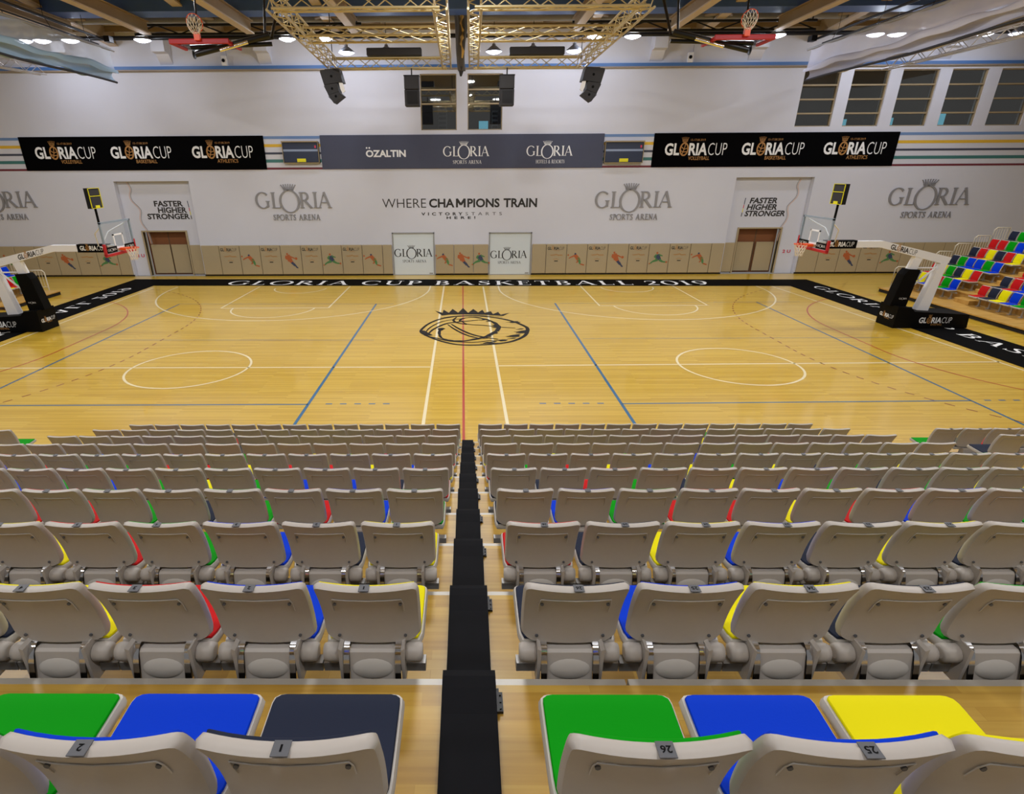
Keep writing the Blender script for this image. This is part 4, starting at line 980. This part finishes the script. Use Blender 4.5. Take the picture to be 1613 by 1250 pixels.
    b = B(); b.box(-.247, .247, .10, .155, .265, .315); R['mount_tube'] = b.mesh('mount_tube', M_tube)
    for c in M_pad:
        R['back_pad', c] = R['pad_back'].mesh('back_pad', M_pad[c]); R['seat_pad', c] = R['pad_pan'].mesh('seat_pad', M_pad[c])
    return R
SM = seat_meshes()
plates = {}
def plate_mesh(num):
    if num not in plates:
        b = B(); p = back_pt(.5, 1, .022)
        b.box(-.022, .022, p[1] - .026, p[1] + .018, p[2] + .0095, p[2] + .0125)
        if num is not None:
            sh = fit(sans(str(num), .02), -.007 * len(str(num)) * (.4 if num == 1 else 1), .007 * len(str(num)) * (.4 if num == 1 else 1), -.010, .010)
            put(b, sh, lambda u, v, k: (-u, p[1] - .004 - v, p[2] + .0132 + k * .1), 1)
        plates[num] = b.mesh('number_plate', [M_plate, M_black])
    return plates[num]
def seat(loc, rz, colour, label, group, detail=2, num=None):
    o = thing('stadium_seat', label, 'seat', loc, rz, group)
    bk_ = link('backrest', SM['backrest'], o); link('back_pad', SM['back_pad', colour], o)
    pn = link('seat_pan', SM['seat_pan'], o); link('seat_pad', SM['seat_pad', colour], pn)
    if detail >= 1:
        link('number_plate', plate_mesh(num), bk_); link('trim_bead', SM['trim_bead'], bk_)
        link('hinge_housing', SM['hinge_housing'], o)
    if detail >= 2:
        for qi in range(4): link('screw', SM['screw', qi], bk_)
        link('oval_boss', SM['oval_boss'], o)
        for s_ in (-1, 1): link('bracket', SM['bracket', s_], o); link('pivot', SM['pivot', s_], o); link('side_plate', SM['side_plate', s_], o)
    link('leg', SM['leg'], o); link('mount_tube', SM['mount_tube'], o)
    return o

# main stand: rows 0 (nearest) .. 9 (beside the court)
Y0, DY, DROP0, DDROP = .945, 1.015, 1.261, .3567
def row_y(k): return Y0 + DY * k
def row_top(k): return EYE - DROP0 - DDROP * k
def tier_z(k): return row_top(k) - BACK_H
ROWN = ['nearest row', 'second row from the camera', 'third row from the camera', 'fourth row from the camera', 'fifth row from the camera', 'fifth row from the court', 'fourth row from the court', 'third row from the court', 'second row from the court', 'row nearest the court']
PADS = {(-1, 0): 'navy blue green red', (1, 0): 'green blue yellow blue red', (-1, 1): 'yellow blue red yellow navy green', (1, 1): 'navy blue yellow navy green yellow',
        (-1, 2): 'yellow navy blue green red yellow green', (1, 2): 'red navy yellow blue navy yellow navy red', (-1, 3): 'green blue red green navy green red red', (1, 3): 'navy blue green red red yellow red blue',
        (-1, 4): 'red navy blue blue green yellow green blue', (1, 4): 'navy navy red green navy yellow blue green', (-1, 5): 'yellow blue yellow red red yellow red', (1, 5): 'red green red yellow blue yellow green'}
cols = list(M_pad)
def in_view(p, margin=60):
    v = Vector(p) - Vector((0, 0, EYE)); z = v.dot(fw)
    if z < .2: return False
    x = CX + F_PX * v.dot(rr) / z; y = CY + F_PX * v.dot(dd) / z
    return -margin < x < W_PX + margin and -margin < y < H_PX + margin
for k in range(10):
    y, z = row_y(k), tier_z(k)
    tx0, tx1 = (-6.95, 7.0)
    tname = 'wooden stand step carrying the %s of seats' % ROWN[k]
    o = thing('stand_tier', tname, 'stand step', (0, y, z), 0, 'stepped tiers of the main stand')
    yb, yf = -.02, .985
    if k == 0: yb = -.6
    B().box(tx0, tx1, yb, yf - .035, -.03, 0).build('deck', M_deck, o)
    b = B(); b.box(tx0, .72, yf - .035, yf, -.05, -.001); b.box(.735, tx1, yf - .04, yf + .002, -.05, -.002); b.build('nosing', M_alu, o)
    hgt = DDROP if k < 9 else tier_z(9)
    B().box(tx0, tx1, yf - .06, yf - .035, -z, -.03).build('riser', M_dark, o)
    for s_ in (-1, 1):
        start = (-.462 + .010 * k) if s_ < 0 else (.487 - .005 * k)
        for n in range(13):
            x = start + s_ * .5 * n
            if not (in_view((x, y, row_top(k)), 90) or in_view((x, y + .4, z + .43), 40)): continue
            cl = PADS.get((s_, k), '').split()
            c = cl[n] if n < len(cl) else random.choice(cols)
            dname = 'left' if s_ < 0 else 'right'
            if k <= 4: lab = '%s padded beige seat, %s %s of the aisle, %s' % (c, ORD[n], dname, ROWN[k])
            else: lab = 'beige stadium seat, %s %s of the aisle, %s' % (ORD[n], dname, ROWN[k])
            num = (n + 1 if s_ < 0 else 26 - n) if k <= 2 else None
            seat((x, y, z), 0, c, lab, 'beige seats of the main stand', 2 if k <= 2 else (1 if k <= 5 else 0), num)
# black rubber strips down the aisle, one per tier
for k in range(10):
    y, z = row_y(k), tier_z(k)
    o = thing('aisle_mat', 'black rubber strip down the aisle on the %s' % ROWN[k].replace('row', 'step'), 'mat', (.005, y, z), 0, 'black aisle strips')
    b = B(); w = .120
    prof = [(-.0, .004), (-.0, .02), (.3, .024), (.78, .026), (.90, .042), (.96, .046), (1.0, .038), (1.022, .012), (1.025, -.06), (1.015, -.065), (1.008, .0), (.985, .010), (.90, .008)]
    b.prism([(p[0], p[1]) for p in prof], 'x', -w, w); b.build('strip', M_rubber, o)
    b = B(); b.box(w + .002, w + .028, .80, .90, .001, .014)
    for q in (.815, .85, .885): b.tube([(w + .016, q, .014), (w + .016, q, .02)], .006, 6)
    b.box(w - .01, w + .012, .79, .91, .012, .026); b.build('hinge', M_blackmetal, o)
# parts of the neighbouring blocks
for s_, x0, dn in ((1, 8.1, 'right'), (-1, -8.0, 'left')):
    for k in (8, 7):
        y, z = row_y(k), tier_z(k); xa, xb = (x0, x0 + 4) if s_ > 0 else (x0 - 4, x0)
        o = thing('stand_tier', 'step of the separate seat block at the far %s, %s' % (dn, ROWN[k]), 'stand step', ((xa + xb) / 2, y, z))
        B().box(-2, 2, -.02, .95, -.03, 0).build('deck', M_deck, o); B().box(-2, 2, .95, .985, -.05, -.001).build('nosing', M_alu, o)
        B().box(-2, 2, .90, .93, -z if k == 8 else -DDROP, -.03).box(-2, 2, -.02, .0, -z, -.03).build('riser', M_dark, o)
        for n in range(4):
            x = x0 + s_ * (.3 + .5 * n) + (.12 * s_ if k == 7 else 0)
            if not in_view((x, y, row_top(k)), 40): continue
            seat((x, y, z), 0, ['green', 'navy', 'red', 'blue'][(n + (k == 7)) % 4], 'beige seat of the separate %s block, %s from its aisle end, %s' % (dn, ORD[n], 'front row' if k == 8 else 'second row'), 'seats of the separate side blocks', 1)

# ------------------------------------------------------------------ stands at the ends of the hall
def end_stand(s_, rows, ymin, dn):
    for j in range(rows):
        xa = 19.85 if j == 0 else 20.57 + .78 * j; xb = 21.35 + .78 * j; z = .2 + .35 * j
        o = thing('stand_tier', 'wooden step of the %s end stand, %s up from the floor' % (dn, ORD[j]), 'stand step', (0, 0, 0), 0, 'stepped tiers of the end stands')
        f = lambda a, c: (min(s_ * a, s_ * c), max(s_ * a, s_ * c))
        B().box(*f(xa, xb), ymin, 28.0, z - .05, z).build('deck', M_step, o)
        B().box(*f(xa + .06, xa + .10), ymin, 28.0, (z - .35 if j else 0), z - .05).build('riser', M_dark if j == 0 else M_step, o)
        B().box(*f(xa - .01, xa + .03), ymin, 28.0, z - .045, z - .001).build('nosing', M_step, o)
        groups = [(27.6 - .47 * n, n, 0) for n in range(6)] + [(23.75 - .5 * n, n, 1) for n in range(8)]
        ys = [g[0] for g in groups]
        pal = [['navy', 'yellow', 'blue', 'red', 'green', 'blue'], ['red', 'yellow', 'green', 'navy', 'yellow', 'red'], ['navy', 'green', 'blue', 'blue', 'green', 'blue'], ['navy', 'red', 'yellow', 'navy', 'red', 'yellow'], ['red', 'red', 'green', 'blue', 'navy', 'red'], ['navy', 'green', 'red', 'yellow', 'blue', 'navy']][j]
        if s_ < 0: pal = ['blue', 'green', 'red', 'yellow', 'navy', 'blue']
        pal2 = [['red', 'navy', 'yellow', 'blue', 'green', 'red', 'navy', 'blue'], ['navy', 'red', 'blue', 'green', 'yellow', 'navy', 'red', 'blue']][j % 2]
        for yy, n, g in groups:
            x = s_ * (21.3 + .78 * j)
            if not in_view((x, yy, z + .7), 30): continue
            c = pal[n] if g == 0 else pal2[n]
            so = seat((x, yy, z), s_ * PI / 2, c, '%s padded seat, %s row of the %s end stand, %s from the %s' % (c, ORD[j], dn, ORD[n], 'wall end' if g == 0 else 'stand gap'), 'coloured seats of the end stands', 0)
            so.scale = (.92, .95, 1.0)
        # guard rail at the wall end of each tier
        gx0, gx1 = (xa + .04, xb - .04) if j else (xa + .6, xb - .04)
        b = B(); y = 28.05; n = 6; h = .95
        b.tube([(s_ * gx0, y, z - .02), (s_ * gx0, y, z + h - .1), (s_ * (gx0 + .1), y, z + h), (s_ * gx1, y, z + h), (s_ * gx1, y, z)], .028, 7)
        b.tube([(s_ * gx0, y, z + .15), (s_ * gx1, y, z + .15)], .016, 6)
        for i in range(1, n): b.tube([(s_ * (gx0 + (gx1 - gx0) * i / n), y, z + .15), (s_ * (gx0 + (gx1 - gx0) * i / n), y, z + h)], .012, 5)
        tag(b.build('guard_rail', M_rail), 'beige guard rail at the wall end of the %s end stand, %s step' % (dn, ORD[j]), 'railing', 'guard rails of the end stands')
        if s_ > 0 and j < 5:
            o = thing('aisle_step', 'small wooden half step in the gap of the right end stand, %s tier' % ORD[j], 'step', (xb - .2, 24.4, z), 0, 'half steps in the end stand gap')
            B().rbox(-.2, .2, -.4, .4, 0, .17, .01).build('block', M_step, o)
end_stand(1, 6, 17.0, 'right')
end_stand(-1, 2, 24.5, 'left')
